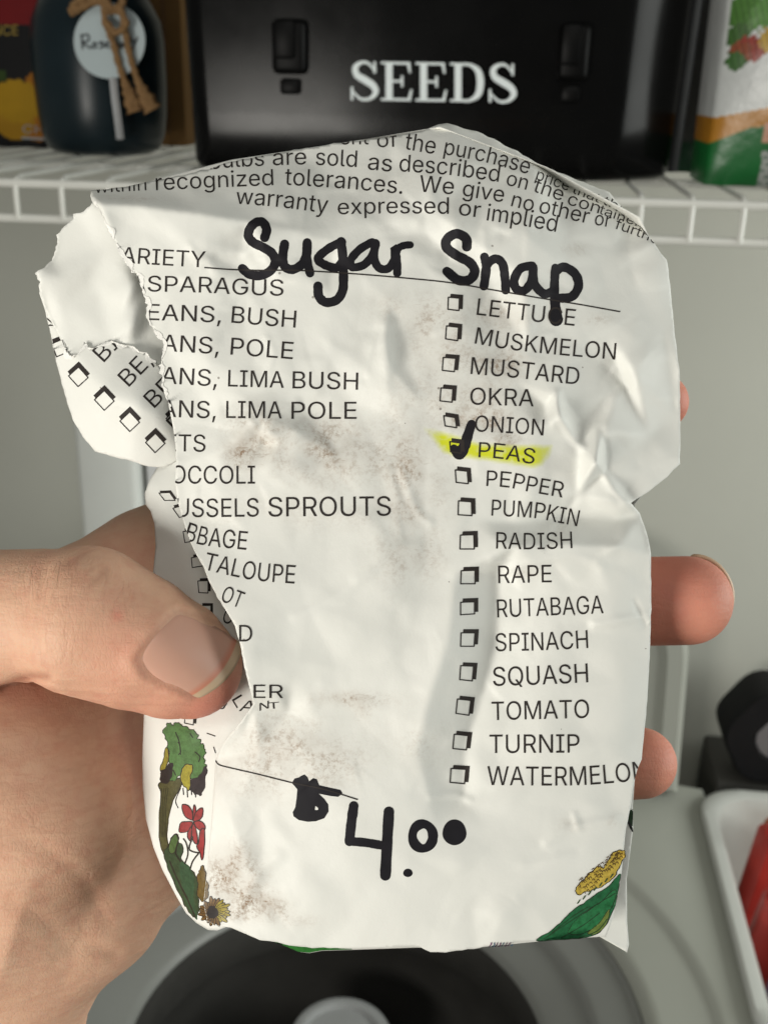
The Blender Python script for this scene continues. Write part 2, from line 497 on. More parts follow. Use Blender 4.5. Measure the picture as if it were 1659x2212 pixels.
# ---- draped/flat lettering helpers ------------------------------------------------
# a plain grotesque type: advance and outlines in thousandths of the cap height
GLYPHS = {
    ',': (369, ((74,-235,133,140,269,140,166,-235),)),
    '.': (369, ((187,-9,164,-6,143,3,124,17,109,36,100,57,97,81,100,104,109,126,124,144,143,159,164,168,187,170,211,168,232,159,251,144,266,126,274,104,277,81,274,57,266,36,251,17,232,3,211,-6),)),
    'A': (943, ((32,0,396,1000,543,1000,910,0,777,0,564,595,519,732,456,940,482,940,418,729,374,595,167,0),(216,279,216,391,727,391,727,279),)),
    'B': (897, ((118,0,118,1000,474,1000,539,996,597,984,646,964,688,938,722,906,749,869,767,827,779,783,783,735,780,695,773,660,760,629,700,562,619,524,619,515,651,510,682,499,714,483,743,460,769,432,791,399,808,361,818,317,821,268,818,219,806,173,787,131,759,94,722,62,677,35,623,16,558,4,485,0),(245,112,481,112,552,117,607,132,648,157,676,189,693,226,699,268,696,301,687,332,673,361,654,388,630,410,601,429,567,443,530,451,488,454,245,454),(245,561,468,561,566,582,593,598,616,618,635,642,649,669,658,699,660,732,655,773,640,811,614,843,578,868,531,883,472,888,245,888),)),
    'C': (1003, ((526,-13,463,-10,403,2,347,22,295,49,248,83,205,125,168,172,137,227,112,287,94,352,83,423,79,499,83,576,94,647,112,713,137,773,168,827,205,875,248,916,295,951,347,978,403,998,463,1010,526,1013,669,991,712,974,753,952,790,926,824,896,854,861,880,822,902,780,918,734,930,685,803,685,765,776,702,842,620,883,526,896,466,891,411,875,361,850,316,814,277,769,246,715,222,652,208,580,203,499,208,419,222,347,246,284,278,230,316,185,361,150,412,124,467,109,526,104,620,118,702,158,765,225,803,315,930,315,918,266,902,220,881,178,855,140,825,105,791,74,753,48,713,26,669,9,623,-3,576,-11),)),
    'D': (987, ((430,0,189,0,189,112,422,112,499,117,567,133,625,159,674,194,714,239,745,293,767,355,780,425,785,502,780,578,767,647,745,709,715,762,676,806,628,842,572,867,507,883,434,888,183,888,183,1000,443,1000,513,996,579,985,638,966,693,940,757,895,810,838,852,769,876,710,894,646,904,577,907,502,904,427,893,357,876,292,852,233,821,180,783,134,739,94,689,60,633,34,571,15,504,4),(245,1000,245,0,118,0,118,1000),)),
    'E': (823, ((118,0,118,1000,732,1000,732,888,245,888,245,562,699,562,699,450,245,450,245,112,738,112,738,0),)),
    'G': (1023, ((528,-13,463,-10,403,2,346,22,294,49,246,84,204,125,167,173,136,227,111,287,93,353,83,423,79,499,83,576,93,647,111,713,136,773,167,827,203,875,245,916,293,951,344,978,400,998,458,1010,521,1013,572,1011,622,1003,669,990,714,972,755,950,793,922,827,891,857,857,883,818,904,777,921,733,932,685,802,685,761,773,700,839,620,882,521,896,464,891,410,876,360,850,315,815,277,770,246,715,222,652,208,580,203,499,208,419,222,348,246,285,278,231,317,186,362,150,413,125,469,109,528,104,582,108,632,120,678,140,718,167,751,201,779,242,799,289,811,341,815,398,854,391,556,391,556,503,940,503,940,393,934,315,916,243,886,179,846,122,798,75,740,37,676,9,605,-8),)),
    'H': (1016, ((118,0,118,1000,245,1000,245,568,771,568,771,1000,898,1000,898,0,771,0,771,456,245,456,245,0),)),
    'I': (591, ((61,0,61,112,232,112,232,888,61,888,61,1000,530,1000,530,888,359,888,359,112,530,112,530,0),)),
    'K': (917, ((205,286,205,425,273,513,343,596,416,677,715,1000,881,1000,454,542,448,543),(118,0,118,1000,245,1000,245,657,244,442,245,380,245,0),(732,0,369,509,448,608,882,0),)),
    'L': (772, ((118,0,118,1000,245,1000,245,112,710,112,710,0),)),
    'M': (1235, ((118,0,118,1000,298,1000,545,368,565,312,588,241,612,165,632,96,604,96,625,162,649,238,672,311,693,368,936,1000,1116,1000,1116,0,991,0,991,572,992,643,993,725,995,812,997,899,1008,899,978,805,947,713,919,633,896,572,672,0,562,0,335,572,313,631,285,710,254,801,220,899,234,899,236,818,238,731,239,646,240,572,240,0),)),
    'N': (1029, ((118,0,118,1000,268,1000,674,359,713,296,762,210,813,108,796,105,788,213,785,309,784,383,784,1000,911,1000,911,0,760,0,397,570,349,650,291,749,211,889,234,892,240,754,244,645,246,572,246,0),)),
    'O': (1048, ((525,-13,462,-10,403,2,348,22,296,49,248,83,206,125,169,172,137,227,112,287,94,352,83,423,79,499,83,576,94,647,112,713,137,773,169,827,206,875,248,916,296,951,348,978,403,998,462,1010,525,1013,587,1010,647,998,702,978,754,951,802,916,844,875,880,827,912,773,937,713,955,647,966,576,969,499,966,423,955,352,937,287,912,227,880,172,844,125,802,83,754,49,702,22,647,2,587,-10),(525,104,583,109,637,124,687,149,732,184,771,229,803,283,827,347,841,419,846,499,841,581,827,653,803,717,771,771,732,816,687,851,637,876,583,891,525,896,467,891,413,876,362,850,317,815,278,770,246,716,222,653,208,580,203,499,208,419,222,347,246,284,278,229,317,185,362,150,413,124,467,109),)),
    'P': (874, ((118,0,118,1000,462,1000,535,995,599,981,653,958,699,927,737,889,766,845,787,795,799,741,803,683,799,626,787,572,766,522,737,477,699,439,653,407,599,384,535,370,462,365,215,365,215,477,457,477,506,479,548,488,584,503,613,523,637,548,655,577,667,610,675,645,677,683,675,722,667,757,655,789,637,818,613,842,584,862,548,877,505,886,456,889,245,889,245,0),)),
    'Q': (1048, ((482,313,615,313,726,166,754,128,921,-94,788,-94,679,52,651,90),(525,-13,462,-10,403,2,348,22,296,49,248,83,206,125,169,172,137,227,112,287,94,352,83,423,79,499,83,576,94,647,112,713,137,773,169,827,206,875,248,916,296,951,348,978,403,998,462,1010,525,1013,587,1010,647,998,702,978,754,951,802,916,844,875,880,827,912,773,937,713,955,647,966,576,969,499,966,423,955,352,937,287,912,227,880,172,844,125,802,83,754,49,702,22,647,2,587,-10),(525,104,583,109,637,124,687,149,732,184,771,229,803,283,827,347,841,419,846,499,841,581,827,653,803,717,771,771,732,816,687,851,637,876,583,891,525,896,467,891,413,876,362,850,317,815,278,770,246,716,222,653,208,580,203,499,208,419,222,347,246,284,278,229,317,185,362,150,413,124,467,109),)),
    'R': (883, ((118,0,118,1000,464,1000,536,996,600,982,655,960,701,931,738,894,767,851,788,803,801,750,805,692,801,634,788,582,767,534,738,491,701,456,654,427,599,406,536,393,464,389,189,389,189,501,459,501,508,504,550,512,585,524,615,542,638,564,656,591,669,621,676,655,679,692,676,730,669,765,656,796,638,823,614,846,585,864,549,878,507,886,458,889,245,889,245,0),(694,0,452,450,595,450,841,0),)),
    'S': (878, ((440,-17,370,-13,307,-2,251,18,201,45,159,78,126,118,100,163,83,214,75,268,205,268,212,232,224,200,243,172,266,149,295,130,327,115,440,97,484,99,524,106,562,118,596,135,624,156,648,181,665,209,676,240,679,274,676,304,667,330,653,352,582,402,481,437,361,470,285,497,221,529,169,568,132,615,110,670,102,732,107,786,122,836,147,880,181,919,222,952,270,979,325,998,383,1010,446,1013,510,1010,568,998,621,978,668,952,708,920,741,882,766,839,782,793,788,743,663,743,652,789,629,828,594,860,550,883,499,897,442,901,401,899,363,892,329,880,299,864,273,845,253,822,238,796,229,768,226,738,230,706,240,679,257,656,333,606,417,577,519,549,612,518,705,467,776,388,791,354,800,316,803,272,798,220,784,170,760,125,727,84,685,49,636,21,578,0,512,-13),)),
    'T': (882, ((62,888,62,1000,819,1000,819,888,505,888,505,0,379,0,379,888),)),
    'U': (1017, ((509,-16,433,-11,365,4,303,30,248,65,203,107,166,157,140,213,123,274,118,340,118,1000,244,1000,244,350,248,304,259,261,277,222,301,187,331,158,368,134,410,116,457,105,509,101,561,105,608,116,650,134,686,158,716,187,740,222,758,261,768,304,772,350,772,1000,899,1000,899,340,893,274,877,213,850,157,814,107,768,65,714,30,653,4,584,-11),)),
    'V': (943, ((401,0,32,1000,166,1000,378,405,423,270,487,60,461,60,525,271,569,405,776,1000,910,1000,546,0),)),
    'W': (1349, ((305,0,32,1000,162,1000,321,385,345,286,367,184,387,78,372,78,393,184,415,286,440,385,602,1000,746,1000,907,385,933,286,956,184,977,78,960,78,981,184,1003,286,1028,385,1186,1000,1316,1000,1042,0,895,0,723,635,691,769,660,934,687,934,658,776,625,635,453,0),)),
    'X': (932, ((36,0,427,559,427,464,58,1000,205,1000,350,787,401,710,439,647,479,574,456,574,495,646,534,710,587,787,734,1000,877,1000,509,470,509,564,896,0,750,0,574,254,528,324,491,384,453,454,481,454,443,386,405,326,357,254,180,0),)),
    'Y': (928, ((400,0,400,409,32,1000,179,1000,378,677,437,574,491,453,440,453,494,576,551,677,749,1000,895,1000,527,409,527,0),)),
    'Z': (862, ((82,0,82,91,538,757,602,846,670,935,684,893,561,889,438,888,79,888,79,1000,780,1000,780,907,332,253,263,158,191,65,177,107,299,111,421,112,785,112,785,0),)),
    'a': (765, ((314,-17,268,-14,226,-5,186,10,150,30,119,56,94,88,75,124,63,166,60,212,63,252,71,287,85,316,104,341,126,362,152,380,246,414,350,432,459,446,521,462,533,471,539,484,542,501,542,505,524,583,471,633,385,650,293,634,231,591,197,538,81,572,100,615,125,650,154,680,187,704,223,724,261,738,381,756,470,746,562,708,589,688,613,661,634,630,649,591,659,546,662,494,662,0,544,0,544,102,536,102,495,48,423,2),(335,89,377,92,415,101,448,115,476,135,499,157,518,183,531,211,539,241,542,271,542,373,510,358,455,346,394,337,345,330,264,312,203,274,191,255,183,233,181,206,200,142,255,103),)),
    'b': (834, ((451,-16,408,-13,371,-6,339,7,271,61,232,115,220,115,220,0,103,0,103,1000,223,1000,223,628,232,628,270,680,337,733,369,745,406,753,450,756,510,750,565,735,615,709,659,673,697,628,727,575,749,514,763,446,767,371,763,296,749,228,727,166,697,113,660,68,616,32,566,5,511,-11),(433,92,477,96,515,108,549,129,578,156,602,190,621,229,634,273,642,321,645,372,642,423,634,470,621,513,603,552,579,585,550,612,516,632,477,644,433,648,389,644,351,633,317,613,288,587,264,555,246,517,232,473,224,425,221,372,224,319,232,270,246,226,265,187,289,154,318,128,352,108,390,96),)),
    'c': (778, ((407,-16,343,-11,283,5,230,32,182,69,142,114,110,167,86,228,72,295,67,368,72,443,86,511,110,572,142,626,182,671,230,707,283,734,343,750,407,756,511,741,600,700,668,633,711,544,595,515,571,568,531,611,476,639,407,648,361,644,320,631,285,610,256,581,232,547,213,508,200,464,192,418,189,368,192,320,200,274,213,231,232,192,256,158,285,130,320,108,361,96,407,91,477,101,532,130,573,174,598,230,713,201,671,110,602,42,512,-1),)),
    'd': (834, ((384,-16,324,-11,269,5,219,32,175,68,138,113,107,166,85,228,72,296,67,371,72,446,85,514,108,575,138,628,176,673,220,709,270,735,325,750,385,756,428,753,466,745,497,733,565,680,602,628,611,628,611,1000,731,1000,731,0,615,0,615,115,603,115,564,61,496,7,464,-6,427,-13),(402,92,445,96,483,108,517,128,546,154,570,187,589,226,602,270,610,319,613,372,610,425,602,473,589,517,570,555,547,587,518,613,484,633,445,644,402,648,358,644,318,632,284,612,255,585,232,552,213,513,200,470,192,423,189,372,192,321,200,273,213,229,232,190,256,156,285,129,319,108,358,96),)),
    'e': (794, ((417,-16,348,-11,285,5,230,32,182,69,142,113,109,167,86,227,72,294,67,367,72,441,86,508,109,569,140,624,179,669,226,706,280,734,339,750,403,756,522,735,560,719,595,697,628,670,657,637,682,599,702,554,717,503,726,445,730,381,730,333,147,333,147,434,664,434,609,397,606,445,598,488,585,528,567,563,544,593,516,617,483,635,446,645,403,649,360,645,322,634,288,616,258,592,234,563,214,530,200,493,191,455,189,415,189,349,192,297,201,250,217,209,239,173,265,144,297,121,333,104,373,94,417,91,499,104,561,143,601,207,717,179,703,142,684,108,659,77,629,50,594,27,555,9,513,-5,466,-13),)),
    'f': (499, ((448,746,448,643,13,643,13,746),(158,0,158,848,162,889,172,924,188,955,210,981,236,1003,266,1020,368,1042,437,1036,477,1024,447,921,422,928,383,932,350,928,323,919,303,904,290,883,281,856,279,823,279,0),)),
    'g': (836, ((407,-296,354,-294,306,-286,263,-274,162,-216,99,-136,199,-80,239,-130,303,-173,407,-191,463,-186,513,-172,555,-148,587,-113,606,-68,612,-11,612,134,602,134,563,82,496,31,464,19,427,12,383,9,325,14,271,28,221,52,177,85,139,127,108,177,85,236,72,302,67,376,72,449,85,516,108,577,139,629,176,673,221,709,271,735,326,750,385,756,429,753,467,746,498,733,566,680,605,627,615,627,615,746,732,746,732,-17,727,-78,713,-131,689,-177,656,-214,617,-244,571,-267,520,-283,465,-293),(403,116,446,120,484,130,518,148,547,172,571,202,590,238,603,280,611,327,614,379,611,430,603,476,590,519,571,556,548,588,519,614,485,633,446,644,403,648,359,644,319,632,285,612,256,586,232,554,213,516,200,474,192,428,189,379,192,328,200,282,214,241,233,204,257,174,286,149,320,131,359,120),)),
    'h': (806, ((223,446,223,0,103,0,103,1000,223,1000,223,565,201,565,227,627,260,676,299,712,344,736,393,751,447,756,495,752,540,742,580,724,616,700,646,669,670,631,688,585,698,532,702,472,702,0,582,0,582,462,577,516,562,562,537,598,503,625,461,642,413,647,378,644,346,637,316,624,289,606,267,583,248,556,235,523,226,487),)),
    'i': (328, ((103,0,103,746,223,746,223,0),(164,870,143,873,123,881,106,894,92,910,84,929,81,950,84,971,92,990,106,1006,123,1019,143,1027,164,1030,187,1027,206,1019,224,1006,237,990,246,971,248,950,246,929,237,910,224,894,206,881,187,873),)),
    'l': (372, ((274,-5,221,0,178,15,145,40,122,73,108,115,103,166,103,1000,223,1000,223,194,236,122,248,111,265,104,287,102,315,103,334,107,355,5,318,-2),)),
    'm': (1199, ((103,0,103,746,220,746,221,581,211,581,224,618,240,651,260,680,338,739,431,759,482,754,527,737,565,709,595,672,617,629,631,579,614,579,625,614,642,646,663,674,748,737,858,759,901,756,940,747,977,731,1011,709,1039,680,1063,646,1080,604,1091,556,1095,501,1095,0,974,0,974,499,969,548,954,586,929,615,897,634,861,646,823,650,791,647,762,640,736,629,679,570,659,486,659,0,539,0,539,511,534,550,520,583,497,611,467,633,432,645,392,650,310,629,286,613,265,593,247,568,234,539,226,506,223,468,223,0),)),
    'n': (805, ((223,446,223,0,103,0,103,746,219,746,220,565,201,565,227,627,260,676,299,712,344,736,393,751,447,756,495,752,540,742,580,724,615,700,645,669,669,631,688,585,698,532,702,472,702,0,582,0,582,462,577,516,562,562,537,598,503,625,461,642,413,647,378,644,346,637,316,624,289,606,267,583,248,556,235,523,226,487),)),
    'o': (816, ((407,-16,343,-11,283,5,230,32,182,69,142,114,110,167,86,228,72,295,67,368,72,443,86,511,110,572,142,626,182,671,230,707,283,734,343,750,407,756,473,750,533,734,587,707,634,671,674,626,706,572,730,511,744,443,749,368,744,295,730,228,706,167,674,114,634,69,587,32,533,5,473,-11),(407,91,455,96,496,108,531,130,561,158,585,192,604,231,617,274,625,320,628,368,625,417,617,464,604,507,585,547,561,581,531,610,496,631,455,644,407,648,361,644,320,631,285,610,256,581,232,547,213,508,200,464,192,418,189,368,192,320,200,274,213,231,232,192,256,158,285,130,320,108,361,96),)),
    'p': (834, ((103,-281,103,746,220,746,220,628,232,628,270,680,337,733,369,745,406,753,450,756,510,750,565,735,615,709,659,673,697,628,727,575,749,514,763,446,767,371,763,296,749,228,727,166,697,113,660,68,616,32,566,5,511,-11,451,-16,408,-13,371,-6,339,7,271,61,232,115,223,115,223,-281),(433,92,477,96,515,108,549,129,578,156,602,190,621,229,634,273,642,321,645,372,642,423,634,470,621,513,603,552,579,585,550,612,516,632,477,644,433,648,389,644,351,633,317,613,288,587,264,555,246,517,232,473,224,425,221,372,224,319,232,270,246,226,265,187,289,154,318,128,352,108,390,96),)),
    'r': (509, ((103,0,103,746,219,746,219,631,227,631,244,666,268,696,300,722,336,741,376,753,419,756,451,756,479,754,479,634,452,638,407,640,373,638,342,631,313,618,287,602,265,582,247,557,234,530,226,499,223,466,223,0),)),
    's': (717, ((358,-16,308,-14,262,-6,220,7,183,24,150,47,121,74,98,107,81,144,70,185,185,209,198,172,218,142,244,118,276,102,314,93,356,89,405,93,446,104,481,122,506,146,522,173,527,202,524,227,515,248,499,267,478,282,450,295,417,305,293,334,231,353,181,378,142,409,114,446,98,489,92,538,96,579,108,617,128,652,155,682,188,707,226,728,270,743,317,753,368,756,416,753,460,745,499,732,533,715,563,693,588,667,637,570,527,545,515,572,499,597,477,620,449,639,412,650,368,654,326,650,289,640,257,623,233,600,218,574,213,545,217,519,227,497,244,478,338,438,451,411,513,392,563,368,602,337,629,300,646,258,651,209,647,167,635,128,614,93,586,61,552,34,511,13,464,-3,413,-13),)),
    't': (447, ((401,746,401,643,13,643,13,746),(128,926,248,926,248,192,250,162,256,138,267,120,284,108,306,100,335,98,364,100,397,105,419,3,377,-5,331,-8,271,-2,221,14,181,42,151,80,133,127,128,183),)),
    'u': (806, ((358,-10,310,-7,266,4,226,21,190,45,160,77,136,115,118,161,107,214,103,273,103,746,223,746,223,283,229,229,244,184,269,147,303,120,345,104,393,99,428,101,460,109,490,122,516,140,539,163,557,190,571,223,579,259,582,300,582,746,702,746,702,0,586,0,586,181,604,181,578,118,545,69,505,33,461,9,412,-5),)),
    'v': (765, ((319,0,34,746,166,746,325,305,367,171,404,41,362,41,399,171,440,305,599,746,730,746,445,0),)),
    'w': (1115, ((270,0,44,746,171,746,262,420,302,268,344,81,324,81,365,265,405,420,495,746,622,746,711,420,750,267,791,81,769,81,812,266,852,420,944,746,1070,746,844,0,724,0,627,338,599,442,571,551,544,664,571,664,544,551,516,442,487,338,391,0),)),
    'x': (744, ((41,0,337,429,336,336,56,746,197,746,290,601,352,498,407,405,345,405,398,498,458,601,554,746,691,746,410,332,410,421,703,0,564,0,454,168,393,267,340,357,402,357,351,267,291,168,180,0),)),
    'y': (765, ((93,-272,121,-168,140,-172,204,-175,256,-145,296,-70,319,-3,34,746,166,746,325,305,367,170,404,41,361,41,398,171,440,305,600,746,730,746,401,-114,347,-210,274,-267,180,-285,127,-281),)),
    'z': (748, ((82,0,82,90,499,628,499,635,94,635,94,746,654,746,654,650,248,118,248,111,666,111,666,0),)),
}

_glyph = {}
THIN = 3.5


def glyph(ch):
    if ch in _glyph: return _glyph[ch]
    adv, cont = GLYPHS[ch]
    P, E, loops = [], [], []
    for c in cont:
        q = np.array(c, float).reshape(-1, 2)
        keep = np.hypot(*(q - np.roll(q, 1, 0)).T) > 2
        q = q[keep]
        a, b = q - np.roll(q, 1, 0), np.roll(q, -1, 0) - q
        na = np.c_[a[:, 1], -a[:, 0]] / np.hypot(a[:, 0], a[:, 1])[:, None]
        nb = np.c_[b[:, 1], -b[:, 0]] / np.hypot(b[:, 0], b[:, 1])[:, None]
        m = na + nb
        m /= np.maximum((m * na).sum(1), .45)[:, None]
        q = q + SGN * m * THIN
        loops.append(q)
        n = len(P)
        P += [Vector(p) for p in q]
        E += [(n + i, n + (i + 1) % len(q)) for i in range(len(q))]
    vs, es, fs, *_ = delaunay_2d_cdt(P, E, [], 0, 1e-3)
    v = np.array([(p.x, p.y) for p in vs])
    t = np.array([f for f in fs])
    c = v[t].mean(1)
    wn = np.zeros(len(c))
    for q in loops:
        x0, y0 = q[:, 0], q[:, 1]
        x1, y1 = np.roll(x0, -1), np.roll(y0, -1)
        for k in range(len(q)):
            up = (y0[k] <= c[:, 1]) & (y1[k] > c[:, 1])
            dn = (y0[k] > c[:, 1]) & (y1[k] <= c[:, 1])
            L = (x1[k] - x0[k]) * (c[:, 1] - y0[k]) - (c[:, 0] - x0[k]) * (y1[k] - y0[k])
            wn += (up & (L > 0)).astype(int) - (dn & (L < 0)).astype(int)
    _glyph[ch] = (adv, v, t[wn != 0])
    return _glyph[ch]


_q = np.array(GLYPHS['I'][1][0], float).reshape(-1, 2)
SGN = -1 if ((_q[:, 0] * np.roll(_q[:, 1], -1) - np.roll(_q[:, 0], -1) * _q[:, 1]).sum()) > 0 else 1


def text_tris(s):
    """Triangles of a line of type, baseline at 0, cap height 1."""
    V, T, x, n = [], [], 0, 0
    for ch in s:
        a, p, t = glyph(ch)
        V.append(p + (x, 0))
        T.append(t + n)
        n += len(p)
        x += a
    return np.concatenate(V) / 1000.0, np.concatenate(T)


def refine(v, t, L):
    """Split every edge longer than L until none is (no cracks)."""
    v = [tuple(p) for p in v]
    t = [tuple(q) for q in t]
    for _ in range(9):
        mid = {}
        arr = np.array(v)

        def m(a, b):
            kk = (a, b) if a < b else (b, a)
            if kk in mid: return mid[kk]
            pa, pb = v[a], v[b]
            if (pa[0] - pb[0]) ** 2 + (pa[1] - pb[1]) ** 2 > L * L:
                v.append(((pa[0] + pb[0]) / 2, (pa[1] + pb[1]) / 2))
                mid[kk] = len(v) - 1
            else:
                mid[kk] = -1
            return mid[kk]
        out = []
        ch = False
        for a, b, c in t:
            x, y, z = m(a, b), m(b, c), m(c, a)
            n = (x >= 0) + (y >= 0) + (z >= 0)
            if n == 0: out.append((a, b, c)); continue
            ch = True
            if n == 3: out += [(a, x, z), (x, b, y), (z, y, c), (x, y, z)]
            elif n == 1:
                if x >= 0: out += [(a, x, c), (x, b, c)]
                elif y >= 0: out += [(a, b, y), (a, y, c)]
                else: out += [(a, b, z), (z, b, c)]
            else:
                if x < 0: out += [(a, b, y), (a, y, z), (z, y, c)]
                elif y < 0: out += [(a, x, z), (x, b, c), (x, c, z)]
                else: out += [(a, x, c), (x, y, c), (x, b, y)]
        t = out
        if not ch: break
    return np.array(v), np.array(t)


def along(ctrl, s, cap0, cap1=None, slant=0.0):
    """A word set along a baseline through the control points; returns 2-D verts (units) and triangles."""
    v, t = text_tris(s)
    cap1 = cap0 if cap1 is None else cap1
    c = catmull(ctrl, 12) if len(ctrl) > 2 else np.array([np.array(ctrl[0], float) * (1 - k / 12) + np.array(ctrl[1], float) * k / 12 for k in range(13)])
    seg = np.r_[0, np.cumsum(np.hypot(*np.diff(c, axis=0).T))]
    x0, x1 = v[:, 0].min(), v[:, 0].max()
    u = (v[:, 0] - x0) / (x1 - x0)
    cap = cap0 + (cap1 - cap0) * u
    d = np.gradient(c, seg, axis=0)
    d /= np.hypot(d[:, 0], d[:, 1])[:, None]
    sx = u * seg[-1]
    P = np.c_[np.interp(sx, seg, c[:, 0]), np.interp(sx, seg, c[:, 1])]
    D = np.c_[np.interp(sx, seg, d[:, 0]), np.interp(sx, seg, d[:, 1])]
    N = np.c_[D[:, 1], -D[:, 0]]
    return P + N * (v[:, 1] * cap)[:, None] + D * (v[:, 1] * cap * slant)[:, None], t


def poly_tris(poly):
    f = tessellate_polygon([[Vector((p[0], p[1], 0)) for p in poly]])
    return np.array(poly, float), np.array(f)


def ribbon(ctrl, w, n=8, smooth=True, wob=0.0):
    """A pen stroke with round ends; w one width or one per control point."""
    ctrl = np.array(ctrl, float)
    ws = np.full(len(ctrl), w, float) if np.isscalar(w) else np.array(w, float)
    q = catmull(np.c_[ctrl, ws], n) if smooth and len(ctrl) > 2 else np.array([(1 - k / n) * a + k / n * b for a, b in zip(np.c_[ctrl, ws], np.c_[ctrl, ws][1:]) for k in range(n)] + [np.r_[ctrl[-1], ws[-1]]])
    p, r = q[:, :2], q[:, 2] / 2
    d = np.gradient(p, axis=0)
    d /= np.maximum(np.hypot(d[:, 0], d[:, 1]), 1e-6)[:, None]
    nrm = np.c_[-d[:, 1], d[:, 0]]
    if wob:
        r = r * (1 + wob * np.sin(np.arange(len(r)) * 0.9 + ctrl[0, 0]) * 0.5 + wob * RNG.normal(size=len(r)) * 0.3)
    L, R = p + nrm * r[:, None], p - nrm * r[:, None]
    v = []
    t = []
    m = len(p)
    for i in range(m):
        v += [L[i], p[i], R[i]]
    for i in range(m - 1):
        a = 3 * i
        t += [(a, a + 1, a + 4), (a, a + 4, a + 3), (a + 1, a + 2, a + 5), (a + 1, a + 5, a + 4)]
    for i, sgn in ((0, -1), (m - 1, 1)):
        base = len(v)
        c = 3 * i + 1
        a0 = math.atan2(nrm[i, 1], nrm[i, 0])
        K = 7
        for k in range(1, K):
            a = a0 - sgn * math.pi * k / K
            v.append(p[i] + r[i] * np.array([math.cos(a), math.sin(a)]))
        ch = [3 * i] + list(range(base, base + K - 1)) + [3 * i + 2]
        t += [(c, x, y) for x, y in zip(ch, ch[1:])]
    return np.array(v), np.array(t)


def flat(name, parts, to3, mat, parent):
    """Flat print: every part's 2-D triangles taken to 3-D by to3."""
    V, T, n = [], [], 0
    for v, t in parts:
        V += [to3(*p) for p in v]
        T += [tuple(int(i) + n for i in q) for q in t]
        n += len(v)
    return mesh(name, V, T, mat, parent, False)


# ================================================================== SEEDS bin
pb = on_z(1436, 398, ZT)
YB = pb.y
bl, br = on_y(415, 380, YB), on_y(1452, 398, YB)
tl, tr_ = on_y(386, -20, YB), on_y(1512, -20, YB)
hz = (tl.z + tr_.z) / 2
sl, sr = (tl.x - bl.x) / (hz - ZT), (tr_.x - br.x) / (hz - ZT)
ztop = ZT + 0.27
bin_o = empty('storage_bin', Vector(((bl.x + br.x) / 2, YB + .1, ZT)), 'glossy black storage bin lettered SEEDS in white, standing on the wire shelf', 'bin')
ox, oy = (bl.x + br.x) / 2, YB + .1


def rr_loop(x0, x1, y0, y1, r, n=10):
    if r < 0:                                   # soft chamfer at the two front corners
        P = []
        x = y = 0.0
        for a0, a1, ln, m in ((0, 27, .012, 8), (27, 41, .034, 8), (41, 90, .014, 8)):
            for k in range(m):
                f = math.radians(a0 + (a1 - a0) * (k + .5) / m)
                x += ln / m * math.cos(f)
                y += ln / m * math.sin(f)
                P.append((x, y))
        P = [(0, 0)] + P
        Rr = [(x1 - x + a, y0 + b) for a, b in P]
        Ll = [(x0 + .014 * (1 - math.cos(q)), y0 + .014 * (1 - math.sin(q))) for q in [math.radians(9 * k) for k in range(11)]]
        return Rr + [(x1, y1 - .01), (x1 - .01, y1), (x0 + .01, y1), (x0, y1 - .01)] + Ll
    out = []
    for cx_, cy_, a0 in ((x1 - r, y0 + r, -90), (x1 - r, y1 - r, 0), (x0 + r, y1 - r, 90), (x0 + r, y0 + r, 180)):
        for k in range(n + 1):
            a = math.radians(a0 + 90 * k / n)
            out.append((cx_ + r * math.cos(a), cy_ + r * math.sin(a)))
    return out


bm = bmesh.new()
prev = None
RB = -1
levels = [(0.0, .006), (.002, .002), (.006, 0)] + [(.006 + .244 * k / 8, 0) for k in range(1, 9)]
for zz, ins in levels:
    loop = rr_loop(bl.x + sl * zz - ox + ins, br.x + sr * zz - ox - ins, -.1 + ins, .12 - ins, RB)
    ring = [bm.verts.new((a, b, zz)) for a, b in loop]
    if prev is None:
        bm.faces.new(ring[::-1])
    else:
        for i in range(len(ring)):
            j = (i + 1) % len(ring)
            bm.faces.new((prev[i], prev[j], ring[j], ring[i]))
    prev = ring
bm.faces.new(prev)
from_bm('bin_body', bm, M_BLACK, bin_o, True)
bm = bmesh.new()
add_box(bm, ((tl.x + tr_.x) / 2 - ox, .01, .262), (tr_.x - tl.x + .03, .25, .02), .008, 3)
from_bm('bin_lid', bm, M_BLACK2, bin_o, True)
# upright rim strip on the right-hand side
bm = bmesh.new()
xa = br.x - ox
for zz in (0,):
    add_tube(bm, [(xa + .004, -.012, .002), (xa + .004 + sr * .25, -.012, .25)], .011, 10)
from_bm('side_rim', bm, M_BLACKM, bin_o, True)


def on_bin(px, py, fwd=0.0):
    p = on_y(px, py, YB - fwd)
    return (p.x - ox, p.y - oy, p.z - ZT)


for (x0, y0, x1, y1) in ((592, 42, 664, 160), (1200, 50, 1278, 175)):
    a, b = Vector(on_bin(x0, y1)), Vector(on_bin(x1, y0))
    bm = bmesh.new()
    c = (a + b) / 2
    add_box(bm, c + Vector((0, -.003, 0)), (b.x - a.x, .010, b.z - a.z), .004, 3)
    add_box(bm, c + Vector((-.002, -.008, .004)), ((b.x - a.x) * .62, .006, (b.z - a.z) * .7), .002, 2)
    add_box(bm, c + Vector((0, -.001, -(b.z - a.z) * .72)), ((b.x - a.x) * .6, .006, (b.z - a.z) * .3), .002, 2)
    from_bm('latch', bm, M_BLACK2, bin_o, True)
# SEEDS, a bold slab-serif face drawn letter by letter in a unit box (cap height 1)


def rect(x0, y0, x1, y1):
    return poly_tris([(x0, y0), (x1, y0), (x1, y1), (x0, y1)])


